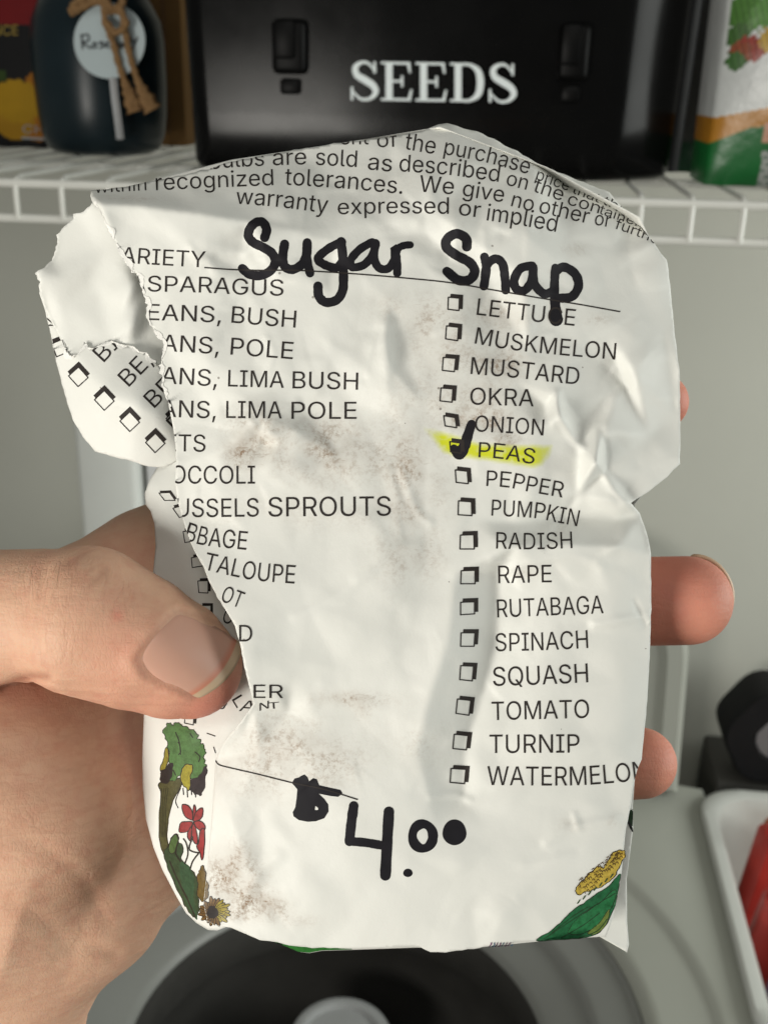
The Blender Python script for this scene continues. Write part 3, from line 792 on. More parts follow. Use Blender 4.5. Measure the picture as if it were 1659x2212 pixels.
def let_E(x):
    return [rect(x + .12, .0, x + .30, 1), rect(x, 0, x + .12, .06), rect(x, .94, x + .12, 1), rect(x + .30, 0, x + .78, .065), rect(x + .30, .935, x + .76, 1),
            rect(x + .30, .475, x + .52, .535), rect(x + .52, .36, x + .58, .65),
            poly_tris([(x + .70, .065), (x + .78, .065), (x + .82, .30), (x + .77, .30)]), poly_tris([(x + .68, .935), (x + .73, .72), (x + .78, .72), (x + .76, .935)])]


def let_D(x):
    b = ribbon([(x + .30, .965), (x + .52, .955), (x + .73, .80), (x + .79, .5), (x + .73, .20), (x + .52, .045), (x + .30, .035)], [.07, .08, .16, .185, .16, .08, .07], 10)
    return [rect(x + .12, 0, x + .30, 1), rect(x, 0, x + .12, .06), rect(x, .94, x + .12, 1), b]


def let_S(x):
    b = ribbon([(x + .60, .80), (x + .46, .955), (x + .28, .965), (x + .13, .84), (x + .17, .65), (x + .38, .52), (x + .58, .39), (x + .66, .22), (x + .52, .05), (x + .28, .03), (x + .08, .20)],
               [.05, .07, .09, .145, .17, .19, .18, .15, .09, .07, .05], 10)
    return [b, rect(x + .60, .70, x + .665, 1.0), rect(x + .01, .0, x + .075, .34)]


parts = []
xx = 0.0
for ch in 'SEEDS':
    parts += {'S': let_S, 'E': let_E, 'D': let_D}[ch](xx)
    xx += {'S': .80, 'E': .90, 'D': 1.0}[ch]
wt = xx - .12
P0, P1 = np.array((757., 216.)), np.array((1111., 222.))
cnt = [0]


def seeds3(u, v):
    q = P0 + (P1 - P0) * u / wt
    return on_bin(q[0] + .0 * v, q[1] - 84 * v, .0016)


for i, (v, t) in enumerate(parts):
    pass
V, T = [], []
for i, (v, t) in enumerate(parts):
    n = len(V)
    for p in v:
        a = seeds3(*p)
        V.append((a[0], a[1] - i * 2e-5, a[2]))
    T += [tuple(int(j) + n for j in q) for q in t]
lt = mesh('lettering', V, T, M_LETTER, bin_o, False)

# ================================================================== jar of rosemary
pj = on_z(232, 330, ZT)
rj = abs(on_y(360, 250, pj.y).x - on_y(88, 250, pj.y).x) / 2 * .98
cj = Vector(((on_y(360, 250, pj.y).x + on_y(88, 250, pj.y).x) / 2, pj.y + .0, ZT))
zsh = on_y(232, 45, pj.y).z - ZT
jar = empty('glass_jar', cj, 'dark jar tied with brown twine and a round pale paper tag, on the wire shelf', 'jar')
bm = bmesh.new()
prof = [(0, .002), (rj * .72, .0), (rj * .86, .004), (rj * .94, .014), (rj * .98, .028), (rj, .048), (rj, zsh * .85), (rj * .96, zsh), (rj * .84, zsh + .012), (rj * .76, zsh + .018), (rj * .75, zsh + .03), (0, zsh + .03)]
add_lathe(bm, prof, (0, 0, 0), 48)
from_bm('jar_body', bm, M_JAR, jar, True)
bm = bmesh.new()
add_lathe(bm, [(0, zsh + .0305), (rj * .80, zsh + .0305), (rj * .82, zsh + .034), (rj * .82, zsh + .048), (rj * .78, zsh + .052), (0, zsh + .052)], (0, 0, 0), 48)
from_bm('jar_lid', bm, M_BLACKM, jar, True)
yf = cj.y - rj - .003


def on_jar(px, py, fwd=0.0):
    return on_y(px, py, yf - fwd) - cj


bm = bmesh.new()
ring0, ring1 = [], []
for k_ in range(48):
    a = 2 * math.pi * k_ / 48
    p = on_jar(237 + 77 * math.cos(a), 88 + 82 * math.sin(a), .002 + .010 * 0)
    ring0.append(bm.verts.new(p))
    ring1.append(bm.verts.new(p + Vector((0, .0012, 0))))
bm.faces.new(ring0)
bm.faces.new(ring1[::-1])
for i in range(48):
    bm.faces.new((ring0[i], ring1[i], ring1[(i + 1) % 48], ring0[(i + 1) % 48]))
tg = from_bm('paper_tag', bm, M_TAG, jar)
Z1 = lambda x, y: (x * .35, y * .35)
hand_rosemary = [
    [(505, 215), (512, 300)], [(503, 220), (545, 215), (548, 250), (515, 262), (560, 298)],
    [(585, 262), (570, 285), (590, 295), (598, 275), (585, 262)], [(640, 262), (615, 262), (640, 285), (618, 298)],
    [(648, 280), (670, 268), (662, 262), (652, 285), (675, 292)], [(690, 295), (690, 265), (705, 265), (706, 290), (720, 265), (724, 290)],
    [(758, 265), (740, 280), (752, 292), (764, 268), (768, 290)], [(785, 290), (785, 262), (800, 262)],
    [(815, 235), (822, 265), (845, 240)], [(850, 232), (835, 270), (818, 305)]]
flat('handwriting', [ribbon([Z1(*q) for q in st], 4.0, 6) for st in hand_rosemary], lambda x, y: on_jar(x, y, .0026), M_PEN, tg)
# twine: wraps the neck, a loose bow and two tails
bm = bmesh.new()
tw = lambda pts: [on_jar(*Z1(x, y), f) for x, y, f in pts]
loops = [
    [(440, 70, .004), (470, 20, .008), (560, -20, .010), (650, 10, .012), (700, 60, .014)],
    [(445, 80, .004), (500, 50, .008), (590, 10, .010), (660, 30, .012), (690, 70, .015)],
    [(700, 60, .014), (760, 20, .012), (720, -60, .010), (660, -80, .006)],
    [(650, 20, .014), (650, 130, .012), (700, 260, .009), (730, 380, .007), (770, 500, .006), (800, 580, .005), (840, 690, .004)],
    [(740, 30, .014), (770, 150, .012), (790, 280, .009), (820, 400, .007), (850, 490, .006), (890, 580, .005), (945, 680, .004)],
    [(660, 140, .013), (720, 200, .014), (780, 150, .013), (740, 70, .013), (670, 70, .013)]]
for i, lp in enumerate(loops):
    pts = [Vector(q) for q in catmull([tuple(p) for p in tw(lp)], 6)]
    n = len(pts)
    base = .0025
    rad = [base * (1 + .18 * math.sin(k_ * 1.7 + i)) for k_ in range(n)]
    if i in (3, 4):
        for k_ in range(n):
            u = k_ / (n - 1)
            rad[k_] *= 1.0 + (1.9 * max(0, (u - .66) / .34)) * (1 if u < .97 else .9)
    add_tube(bm, pts, rad, 7)
from_bm('twine_bow', bm, M_TWINE, jar, True)
bm = bmesh.new()  # reflection on the jar glass, modelled as a thin pale tube
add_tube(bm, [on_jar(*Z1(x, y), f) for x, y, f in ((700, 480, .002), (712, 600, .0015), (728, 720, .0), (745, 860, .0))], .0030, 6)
from_bm('glint_streak', bm, M_GLINT, jar, True)


# ================================================================== printed carton, cardboard box, pouches
def slab(name, x0, x1, z0, z1, y, bulge, thick, cfun, mat, parent, nu=50, nv=80, side=0.0):
    """A closed bag/carton: gridded front that can bulge, plain back; colours by cfun(u, v)."""
    V, F_, Cc = [], [], []
    for s in (0, 1):
        for j in range(nv + 1):
            for i in range(nu + 1):
                u, v = i / nu, j / nv
                b = bulge * (max(0, math.sin(math.pi * u)) ** .5) * (max(0, math.sin(math.pi * min(1, v * 1.05 + .02))) ** .4)
                yy = y - b + .12 * bulge * math.sin(9 * u + 5 * v) * math.sin(math.pi * u) if s == 0 else y + thick
                V.append((x0 + (x1 - x0) * u + side * v, yy, z0 + (z1 - z0) * v))
                Cc.append(cfun(u, v))
    n = (nu + 1) * (nv + 1)
    for j in range(nv):
        for i in range(nu):
            a = j * (nu + 1) + i
            F_.append((a, a + 1, a + nu + 2, a + nu + 1))
            F_.append((n + a, n + a + nu + 1, n + a + nu + 2, n + a + 1))
    bd = [i for i in range(nu + 1)] + [j * (nu + 1) + nu for j in range(1, nv + 1)] + [nv * (nu + 1) + i for i in range(nu - 1, -1, -1)] + [j * (nu + 1) for j in range(nv - 1, 0, -1)]
    for a, b in zip(bd, bd[1:] + bd[:1]):
        F_.append((b, a, n + a, n + b))
    o = mesh(name, V, F_, mat, parent, bulge > 0)
    cattr(o.data, 'tint', np.array(Cc))
    if bulge > 0:
        o.data.set_sharp_from_angle(angle=math.radians(60))
    return o


# seed carton on the far left
pc = on_z(60, 318, ZT)
cx0, cx1 = on_y(-170, 318, pc.y).x, on_y(118, 318, pc.y).x
ch_ = on_y(60, -60, pc.y).z - ZT
carton = empty('seed_carton', Vector(((cx0 + cx1) / 2, pc.y, ZT)), 'black carton with a red top and yellow pepper picture, left end of the shelf', 'carton')


def carton_col(u, v):
    px = -170 + 288 * u
    py = 318 - 378 * v
    if py < 48: return (0.17, 0.006, 0.008)
    for (a, b, ra, rb, c) in ((48, 215, 52, 48, (.42, .24, .008)), (88, 200, 24, 50, (.36, .13, .006)), (38, 262, 42, 40, (.40, .21, .01)), (84, 268, 30, 36, (.38, .14, .008)), (-40, 230, 60, 70, (.4, .2, .01))):
        if ((px - a) / ra) ** 2 + ((py - b) / rb) ** 2 < 1 + .12 * math.sin(px * .3) * math.sin(py * .21): return c
    if 148 < py < 172 and px < 30: return (.03, .06, .01)
    return (0.006, 0.006, 0.007)


slab('carton_body', cx0 - (cx0 + cx1) / 2, cx1 - (cx0 + cx1) / 2, 0, ch_, 0, 0, .07, carton_col, M_BOXPR, carton, 100, 130)
onc = lambda px, py: on_y(px, py, pc.y - .0012) - Vector(((cx0 + cx1) / 2, pc.y, ZT))
v, t = along([(-12, 76), (40, 76)], 'NCE', 22)
flat('carton_lettering', [(v, t)], onc, M_PRINTY, carton)
v, t = along([(50, 287), (118, 290)], 'CHE', 18)
v2, t2 = along([(-40, 288), (40, 287)], 'SWEET', 18)
flat('carton_lettering', [(v, t), ribbon([(50, 298), (118, 301)], 5, 4, False)], onc, M_PRINTW, carton)

# brown box behind the jar
pbx = on_z(360, 318, ZT)
bx0, bx1 = on_y(150, 318, pbx.y + .02).x, on_y(404, 318, pbx.y + .02).x
box = empty('cardboard_box', Vector(((bx0 + bx1) / 2, pbx.y + .02, ZT)), 'brown cardboard box standing between the dark jar and the black bin', 'box')
bm = bmesh.new()
add_box(bm, (0, .04, .13), (bx1 - bx0, .08, .26), .002, 2)
from_bm('box_body', bm, M_CARD, box, True)
bm = bmesh.new()
add_box(bm, ((bx1 - bx0) * .36, -.0012, .10), (.0025, .002, .18), 0)
add_box(bm, (0, .04, .2615), (bx1 - bx0 + .002, .02, .001), 0)
from_bm('tape_seam', bm, simple('box_edge', (.12, .06, .02), .8), box)

# white pouch on the right
pw = on_z(1560, 400, ZT)
wx0, wx1 = on_y(1520, 390, pw.y).x, on_y(1960, 390, pw.y).x
wh = on_y(1560, -160, pw.y).z - ZT
pouch = empty('plant_food_pouch', Vector(((wx0 + wx1) / 2, pw.y, ZT)), 'white pouch with vegetable picture, orange band and green base, right end of shelf', 'pouch')


def pouch_col(u, v):
    px = 1520 + 440 * u
    py = 395 - 555 * v
    g = (.012, .15, .035)
    if px > 1632 - .03 * (395 - py) and py > 312 and px < 1800: 
        return (.42, .44, .42) if (math.sin(px * .33 + 2 * math.sin(py * .2)) + math.sin(py * .41)) < .7 else (.16, .22, .18)
    top_green = 262 + 18 * math.exp(-((px - 1520) / 30.) ** 2) - (px - 1560) * .08
    if py > 250 + 50 * (1 - min(1, (px - 1520) / 110.)) ** 1.2 + (0 if px < 1600 else (px - 1600) * .25): base = g
    elif py > 215 + 28 * (1 - min(1, (px - 1520) / 110.)): base = (.50, .22, .025)
    else: base = (.66, .68, .67)
    if px > 1625 and 250 < py < 292: base = (.62, .33, .22)
    px += 42
    for (a, b, r, c) in ((1602, 22, 40, (.07, .19, .03)), (1640, 18, 34, (.10, .26, .05)), (1588, 66, 26, (.05, .13, .025)), (1618, 92, 28, (.30, .035, .02)), (1600, 100, 22, (.26, .06, .02)), (1662, 72, 30, (.52, .33, .04)), (1592, 118, 20, (.05, .14, .03)), (1690, 40, 40, (.08, .2, .03)), (1700, 100, 30, (.3, .05, .03))):
        if u > .02 and (px - a) ** 2 + (py - b) ** 2 < (r * (1 + .18 * math.sin(px * .35) * math.sin(py * .3))) ** 2: base = tuple(q * (1 + .5 * math.sin(px * .5 + py * .23) * math.sin(py * .37)) for q in c)
    return base


slab('pouch_body', wx0 - (wx0 + wx1) / 2, wx1 - (wx0 + wx1) / 2, 0, wh, 0, .020, .06, pouch_col, M_POUCH, pouch, 120, 150)
# dark pouch behind it
pd = on_z(1500, 372, ZT)
dx0, dx1 = on_y(1425, 372, pd.y).x, on_y(1700, 372, pd.y).x
dp = empty('dark_pouch', Vector(((dx0 + dx1) / 2, pd.y, ZT)), 'dark grey pouch with a green foot, half hidden behind the white pouch', 'pouch')


def dark_col(u, v):
    if v < .16 - .08 * (1 - u): return (.012, .07, .03)
    return (.085, .085, .08) if v < .62 else (.035, .036, .034)


slab('pouch_body', dx0 - (dx0 + dx1) / 2, dx1 - (dx0 + dx1) / 2, 0, .22, 0, .012, .04, dark_col, M_POUCH, dp, 60, 80)

# ================================================================== washing machine
ZD = CAM.z - 0.736
cc = Vector((-0.1065, 0.7135, ZD))
xR = (on_z(1522, 1702, ZD).x + on_z(1659, 2190, ZD).x) / 2
yR = on_z(1515, 1690, ZD).y
hw = xR - cc.x
washer = empty('washing_machine', Vector((cc.x, cc.y, 0)), 'white top loading washing machine with its lid raised and dark tub open', 'washer')
ctr = Vector((cc.x, cc.y, ZD))
RO = 0.270
NS = 128
yb, yfn = yR - cc.y, yR - cc.y - .68


def outer(a, ins=0.0, r=.035):
    hx0, hx1 = -hw + ins, hw - ins
    hy0, hy1 = yfn + ins, yb - ins
    c, s = math.cos(a), math.sin(a)
    tx = (hx1 if c > 0 else hx0) / c if abs(c) > 1e-9 else 1e9
    ty = (hy1 if s > 0 else hy0) / s if abs(s) > 1e-9 else 1e9
    k = min(tx, ty)
    return c * k, s * k


bm = bmesh.new()
rings = []
angs = [2 * math.pi * k / NS for k in range(NS)]
for kind, p in (('c', (RO - .006, -.022)), ('c', (RO - .003, -.012)), ('c', (RO + .002, -.008)), ('c', (RO + .008, -.0065)), ('c', (RO + .047, -.0065)), ('c', (RO + .052, -.005)), ('c', (RO + .056, -.001)), ('c', (RO + .062, 0)), ('o', (.012, 0)), ('o', (.004, -.003)), ('o', (0, -.012)), ('o', (0, -ZD + .02))):
    rg = []
    for a in angs:
        if kind == 'c': x, y = p[0] * math.cos(a), min(p[0] * math.sin(a), yb - .02)
        else: x, y = outer(a, p[0])
        rg.append(bm.verts.new((x, y, ZD + p[1])))
    rings.append(rg)
for a, b in zip(rings, rings[1:]):
    for k in range(NS):
        q = (k + 1) % NS
        bm.faces.new((a[k], b[k], b[q], a[q]))
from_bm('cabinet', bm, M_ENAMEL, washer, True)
bm = bmesh.new()
add_lathe(bm, [(RO - .0065, ZD - .018), (RO - .009, ZD - .022), (RO - .040, ZD - .026), (RO - .046, ZD - .029), (RO - .049, ZD - .036), (RO - .080, ZD - .046), (RO - .085, ZD - .050), (RO - .087, ZD - .054)], (0, 0, 0), 96)
from_bm('tub_ring', bm, M_TUBRING, washer, True)
bm = bmesh.new()
add_lathe(bm, [(RO - .0875, ZD - .0545), (RO - .0875, ZD - .10), (RO - .07, ZD - .12), (RO - .06, ZD - .2), (RO - .06, ZD - .5), (RO - .05, ZD - .53), (0, ZD - .53)], (0, 0, 0), 96)
from_bm('tub_basket', bm, M_BASKET, washer, True)
zc_ = ZD - .11
ac = on_z(737, 2232, zc_)
bm = bmesh.new()
axx, ayy = ac.x - cc.x, ac.y - cc.y
rc = abs(on_z(852, 2232, zc_).x - on_z(622, 2232, zc_).x) / 2
add_lathe(bm, [(rc * 1.5, ZD - .5), (rc * .95, ZD - .42), (rc * .85, zc_ - .05), (rc * .98, zc_ - .03)], (axx, ayy, 0), 48)
ag = from_bm('agitator', bm, M_CAP, washer, True)
bm = bmesh.new()
add_lathe(bm, [(rc, zc_ - .03), (rc * 1.02, zc_ - .012), (rc * .94, zc_ - .003), (rc * .80, zc_), (rc * .74, zc_ - .001), (rc * .70, zc_ - .006), (rc * .3, zc_ - .004), (0, zc_ - .004)], (axx, ayy, 0), 48)
from_bm('agitator_cap', bm, simple('cap_grey', (.36, .37, .37), .45), ag, True)
# raised lid, rounded at its upper corners
yl = yR - .02
lidpts = [on_y(*p, yl) for p in ((330, 1700), (1497, 1700))]
lt_ = on_y(1300, 1165, yl + .03)
lx0, lx1 = on_y(380, 1500, yl).x, on_y(1478, 1500, yl).x
lz0, lz1 = ZD + .006, lt_.z
bm = bmesh.new()
rl = .13
n_ = 14
out = [(lx0, lz0), (lx1 + .004, lz0)]
for k in range(n_ + 1):
    a = math.pi / 2 * k / n_
    out.append((lx1 - rl + rl * math.cos(a), lz1 - rl + rl * math.sin(a)))
for k in range(n_ + 1):
    a = math.pi / 2 + math.pi / 2 * k / n_
    out.append((lx0 + rl + rl * math.cos(a), lz1 - rl + rl * math.sin(a)))
lean = .10


def lv(x, z, y): return bm.verts.new((x - cc.x, y + (z - lz0) * lean - cc.y, z))


f0 = [lv(x, z, yl - .012) for x, z in out]
cxm, czm = (lx0 + lx1) / 2, (lz0 + lz1) / 2
ins = lambda x, z, k: (cxm + (x - cxm) * (1 - k / (lx1 - lx0) * 2), czm + (z - czm) * (1 - k / (lz1 - lz0) * 2))
f1 = [lv(*ins(x, z, .006), yl - .018) for x, z in out]
f2 = [lv(*ins(x, z, .022), yl - .018) for x, z in out]
f3 = [lv(*ins(x, z, .030), yl - .010) for x, z in out]
bk = [lv(x, z, yl + .006) for x, z in out]
for A, B in ((f0, f1), (f1, f2), (f2, f3), (bk, f0)):
    for i in range(len(A)):
        j = (i + 1) % len(A)
        bm.faces.new((A[i], A[j], B[j], B[i]))
bm.faces.new(f3)
bm.faces.new(bk[::-1])
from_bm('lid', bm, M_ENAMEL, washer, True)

# tall white box behind the hand, standing on the washer's back edge
yq = yR - .10
qa, qb = on_y(172, 1150, yq), on_y(345, 1150, yq)
zq = on_y(260, 760, yq).z
wb = empty('white_storage_box', Vector(((qa.x + qb.x) / 2, yq + .03, ZD + .0005)), 'tall white plastic box on the washer, behind the torn corner of the packet', 'box')
hq = zq - ZD
bm = bmesh.new()
wq = qb.x - qa.x
add_box(bm, (-wq * .11, .0, hq / 2), (wq * .78 - .004, .06, hq), .007, 3)
from_bm('box_shell', bm, M_WHITEPL, wb, True)
bm = bmesh.new()
add_box(bm, (wq * .62, .010, hq / 2), (wq * .62, .05, hq - .01), .006, 3)
from_bm('box_door', bm, simple('white_door', (.80, .80, .81), .4, .5, .03), wb, True)

# ================================================================== things right of the washer
# dark block added to stand for the shade in the gap
ct = on_y(1600, 1662, 1.12).z
gap_blk = empty('gap_shade', Vector((xR + .225, 1.14, 0)), 'low dark block standing in for the shade in the gap right of the washer', 'cabinet')  # no real cabinet, the added block only stands for the shade
bm = bmesh.new()
add_box(bm, (0, 0, ct / 2), (.42, .10, ct), .004, 2)
from_bm('gap_shade_block', bm, M_GAP_SHADE, gap_blk, True)
# roll of black tape standing against the wall
yt = 1.12
rt_c = on_y(1672, 1566, yt)
rt = (on_y(1672, 1466, yt) - rt_c).length
tape = empty('tape_roll', rt_c, 'black roll with a grey core leaning in the dark gap beside the washer', 'tape')
bm = bmesh.new()
prof = [(rt * .44, -.03), (rt * .46, -.034), (rt * .95, -.034), (rt, -.028), (rt, .02), (rt * .44, .02), (rt * .44, -.03)]
rg = []
for k in range(40):
    a = 2 * math.pi * k / 40
    fl = 1 + .035 * math.cos(6 * a + .4)
    rg.append([bm.verts.new((r * fl * math.cos(a), y, r * fl * math.sin(a))) for r, y in prof[:-1]])
for i in range(40):
    A, B = rg[i], rg[(i + 1) % 40]
    for j in range(6):
        bm.faces.new((A[j], A[(j + 1) % 6], B[(j + 1) % 6], B[j]))
from_bm('tape_body', bm, M_BLACKM, tape, True)
bm = bmesh.new()
add_lathe(bm, [(0, 0), (rt * .36, 0), (rt * .43, .004), (rt * .43, .03), (0, .03)], (0, 0, 0), 32)
bmesh.ops.rotate(bm, cent=(0, 0, 0), matrix=Matrix.Rotation(math.pi / 2, 3, 'X'), verts=bm.verts)
bmesh.ops.translate(bm, vec=(0, -.0, 0), verts=bm.verts)
from_bm('tape_core', bm, M_GREYD, tape, True)

# clear tub with red things
zr = ZD + .01
ta = on_z(1535, 1738, zr)
yt1 = on_z(1600, 1722, zr).y
tubx0 = on_z(1532, 1760, zr).x + .004
tx0, tx1, ty1, ty0 = tubx0, tubx0 + .36, yt1, yt1 - .34
tub = empty('storage_tub', Vector(((tx0 + tx1) / 2, (ty0 + ty1) / 2, zr - .16)), 'milky plastic tub of red packets standing to the right of the washer', 'tub')
tox, toy = (tx0 + tx1) / 2, (ty0 + ty1) / 2
bm = bmesh.new()
prev = None
for z, e in ((0, -.02), (.13, -.006), (.145, -.004), (.146, .010), (.160, .012), (.163, .009), (.163, .0), (.16, -.004), (.145, -.007), (.004, -.024)):
    lp = rr_loop(tx0 - e - tox, tx1 + e - tox, ty0 - e - toy, ty1 + e - toy, .045, 8)
    rg = [bm.verts.new((a, b, z)) for a, b in lp]
    if prev is None: bm.faces.new(rg[::-1])
    else:
        for i in range(len(rg)):
            j = (i + 1) % len(rg)
            bm.faces.new((prev[i], prev[j], rg[j], rg[i]))
    prev = rg
bm.faces.new(prev)
from_bm('tub_body', bm, M_TUB, tub, True)
items = [('red_packet', 'upright red packet nearest the washer inside the milky tub', M_RED, (1618, 1830), .17, .06, .03, 14),
         ('orange_packet', 'orange packet leaning behind the red ones inside the milky tub', M_ORANGE, (1655, 1800), .16, .05, .03, -8),
         ('violet_packet', 'dark violet packet low at the front of the milky tub', M_BLUE, (1668, 2060), .12, .07, .03, 10),
         ('red_packet', 'broad red packet at the front of the milky tub', M_RED, (1690, 1950), .15, .08, .03, -12)]
for nm, lab, m, (px, py), hh, ww, dd, rz in items:
    p = on_z(px, py, zr)
    bm = bmesh.new()
    add_box(bm, (0, 0, hh / 2), (ww, dd, hh), .005, 2)
    add_box(bm, (0, 0, hh + .004), (ww * .96, .003, .012), .001, 1)
    o = from_bm(nm, bm, m, None, True)
    o.location = (max(p.x, tx0 + .045), min(p.y, ty1 - .05), zr - .150)
    o.rotation_euler = (0, math.radians(8), math.radians(rz))
    tag(o, lab, 'packet', 'packets in the plastic tub')

# ================================================================== the seed packet
D0 = 142.0
S = D0 / F                                       # mm per unit on the packet's plane
PM = Matrix.Translation(CAM) @ ROT.to_4x4() @ Matrix.Translation((0, 0, -D0 / 1000))


def w3(px, py, h):
    """Packet frame in metres: along and across the packet, h mm of relief towards the reader."""
    k = S * (D0 - h) / D0
    return np.stack([(px - CX) * k, -(py - CY) * k, h + 0 * px], -1) / 1000.0


packet = empty('seed_packet', PM, 'crumpled white paper seed packet marked Sugar Snap 4.00, torn at its left corner', 'seed packet')


def inside(poly, x, y):
    poly = np.asarray(poly)
    r = np.zeros(x.shape, bool)
    j = len(poly) - 1
    for i in range(len(poly)):
        xi, yi = poly[i]
        xj, yj = poly[j]
        if yi != yj:
            c = ((yi > y) != (yj > y)) & (x < (xj - xi) * (y - yi) / (yj - yi) + xi)
            r ^= c
        j = i
    return r


def dist_poly(poly, x, y, closed=True):
    d = np.full(x.shape, 1e9)
    P = [np.array(p, float) for p in poly]
    for a, b in zip(P, P[1:] + (P[:1] if closed else [])):
        ab = b - a
        L = max((ab ** 2).sum(), 1e-9)
        t = np.clip(((x - a[0]) * ab[0] + (y - a[1]) * ab[1]) / L, 0, 1)
        d = np.minimum(d, np.hypot(x - a[0] - t * ab[0], y - a[1] - t * ab[1]))
    return d


GX = np.arange(40, 1540, 4.0)
GY = np.arange(220, 2120, 4.0)
XX, YY = np.meshgrid(GX, GY)


def blur(a, s):
    s = s / 4.0
    r = int(3 * s + 1)
    k = np.exp(-np.arange(-r, r + 1) ** 2 / (2 * s * s))
    k /= k.sum()
    for ax in (0, 1):
        p = np.pad(a, [(r, r) if q == ax else (0, 0) for q in (0, 1)], mode='edge')
        a = np.apply_along_axis(lambda m: np.convolve(m, k, mode='valid'), ax, p)
    return a


def tin(points, edges=()):
    """Folded-paper interpolation: flat facets over a triangulation that keeps the crease edges."""
    pts = [Vector((p[0], p[1])) for p in points]
    hs = [p[2] for p in points]
    vs, es, fs, ov, oe, of = delaunay_2d_cdt(pts, list(edges), [], 0, 1e-4)
    z = [hs[o[0]] if o else 0.0 for o in ov]
    for i, o_ in enumerate(ov):
        if not o_:
            d = [((vs[i] - p).length, h) for p, h in zip(pts, hs)]
            z[i] = min(d)[1]
    A = np.full(XX.shape, np.nan)
    for f in fs:
        (x0, y0), (x1, y1), (x2, y2) = (vs[i] for i in f)
        den = (y1 - y2) * (x0 - x2) + (x2 - x1) * (y0 - y2)
        if abs(den) < 1e-9: continue
        i0 = max(0, int((min(x0, x1, x2) - GX[0]) / 4)); i1 = min(len(GX), int((max(x0, x1, x2) - GX[0]) / 4) + 2)
        j0 = max(0, int((min(y0, y1, y2) - GY[0]) / 4)); j1 = min(len(GY), int((max(y0, y1, y2) - GY[0]) / 4) + 2)
        if i1 <= i0 or j1 <= j0: continue
        X, Y = XX[j0:j1, i0:i1], YY[j0:j1, i0:i1]
        a = ((y1 - y2) * (X - x2) + (x2 - x1) * (Y - y2)) / den
        b = ((y2 - y0) * (X - x2) + (x0 - x2) * (Y - y2)) / den
        c = 1 - a - b
        m = (a >= -1e-6) & (b >= -1e-6) & (c >= -1e-6)
        A[j0:j1, i0:i1][m] = (a * z[f[0]] + b * z[f[1]] + c * z[f[2]])[m]
    return np.nan_to_num(A)


def facets(sp, amp, seed, sm):
    r = np.random.default_rng(seed)
    pts = []
    for yy in np.arange(150, 2200, sp):
        for xx_ in np.arange(-40, 1640, sp):
            pts.append((xx_ + r.uniform(-.45, .45) * sp, yy + r.uniform(-.45, .45) * sp, r.normal() * amp))
    return blur(tin(pts), sm)


def sample(A, x, y):
    fx = np.clip((np.asarray(x, float) - GX[0]) / 4, 0, len(GX) - 1.001)
    fy = np.clip((np.asarray(y, float) - GY[0]) / 4, 0, len(GY) - 1.001)
    i, j = fx.astype(int), fy.astype(int)
    u, v = fx - i, fy - j
    return A[j, i] * (1 - u) * (1 - v) + A[j, i + 1] * u * (1 - v) + A[j + 1, i] * (1 - u) * v + A[j + 1, i + 1] * u * v


# ---- main (front) panel outline
TORN = [(203, 436), (222, 470), (245, 516), (258, 545), (272, 566), (284, 590), (302, 600), (312, 640), (322, 690), (336, 722), (352, 742), (350, 775), (346, 795), (352, 832), (360, 860), (366, 880)]
ROLLED = [(373, 915), (380, 960), (381, 1005), (379, 1040), (384, 1080), (392, 1110)]
FOLD = [(404, 1150), (420, 1190), (440, 1225), (452, 1255), (470, 1290), (492, 1325), (508, 1352), (520, 1395), (528, 1440), (540, 1485), (548, 1522), (520, 1560), (486, 1600), (466, 1640)]
CREASE = [(463, 1700), (456, 1790), (448, 1880), (440, 1950), (448, 1990), (472, 2000)]
BOTTOM = [(497, 2004), (530, 2016), (562, 2030), (600, 2036), (650, 2046), (760, 2050), (860, 2046), (905, 2044), (915, 2050), (930, 2057), (962, 2058), (1010, 2051), (1060, 2044), (1120, 2036), (1160, 2031), (1225, 2027), (1300, 2023), (1308, 2024)]
RIGHT = [(1322, 1985), (1334, 1930), (1342, 1880), (1346, 1840), (1352, 1790), (1362, 1740), (1366, 1700), (1376, 1660), (1386, 1640), (1388, 1610), (1394, 1560), (1399, 1480), (1404, 1390), (1406, 1300), (1405, 1230), (1406, 1196), (1396, 1150),
         (1382, 1108), (1362, 1086), (1400, 1062), (1440, 1030), (1468, 1002), (1469, 940), (1468, 810), (1458, 730), (1451, 660), (1445, 600), (1440, 562)]
TOPE = [(1428, 546), (1414, 525), (1384, 492), (1354, 462), (1330, 434), (1316, 416), (1260, 394), (1193, 366), (1172, 360), (1130, 334), (1078, 306), (1030, 285), (988, 271), (966, 267), (946, 268), (925, 276), (907, 283), (865, 292), (795, 301), (722, 311), (650, 322), (581, 334), (498, 350), (462, 361), (410, 376), (370, 384), (340, 388), (318, 393), (290, 399), (262, 404), (230, 408), (198, 411), (196, 424)]
MAIN = TORN + ROLLED + FOLD + CREASE + BOTTOM + RIGHT + TOPE


def ragged(pts, amp, stp=7, seed=1):
    r = np.random.default_rng(seed)
    out = []
    st = 0.0
    for a, b in zip(pts, pts[1:]):
        a, b = np.array(a, float), np.array(b, float)
        n = max(1, int(np.hypot(*(b - a)) / stp))
        nr = np.array([-(b - a)[1], (b - a)[0]]) / max(1e-6, np.hypot(*(b - a)))
        for k in range(n):
            e = r.normal() * amp
            if amp > 1:                             # torn: now and then a longer spur
                st = .55 * st + .45 * e
                e = st * 1.5 + (r.uniform(1, 3.2) * amp * r.choice((-1, 1)) if r.uniform() < .09 else 0)
            out.append(tuple(a + (b - a) * k / n + nr * e))
    out.append(tuple(pts[-1]))
    return out


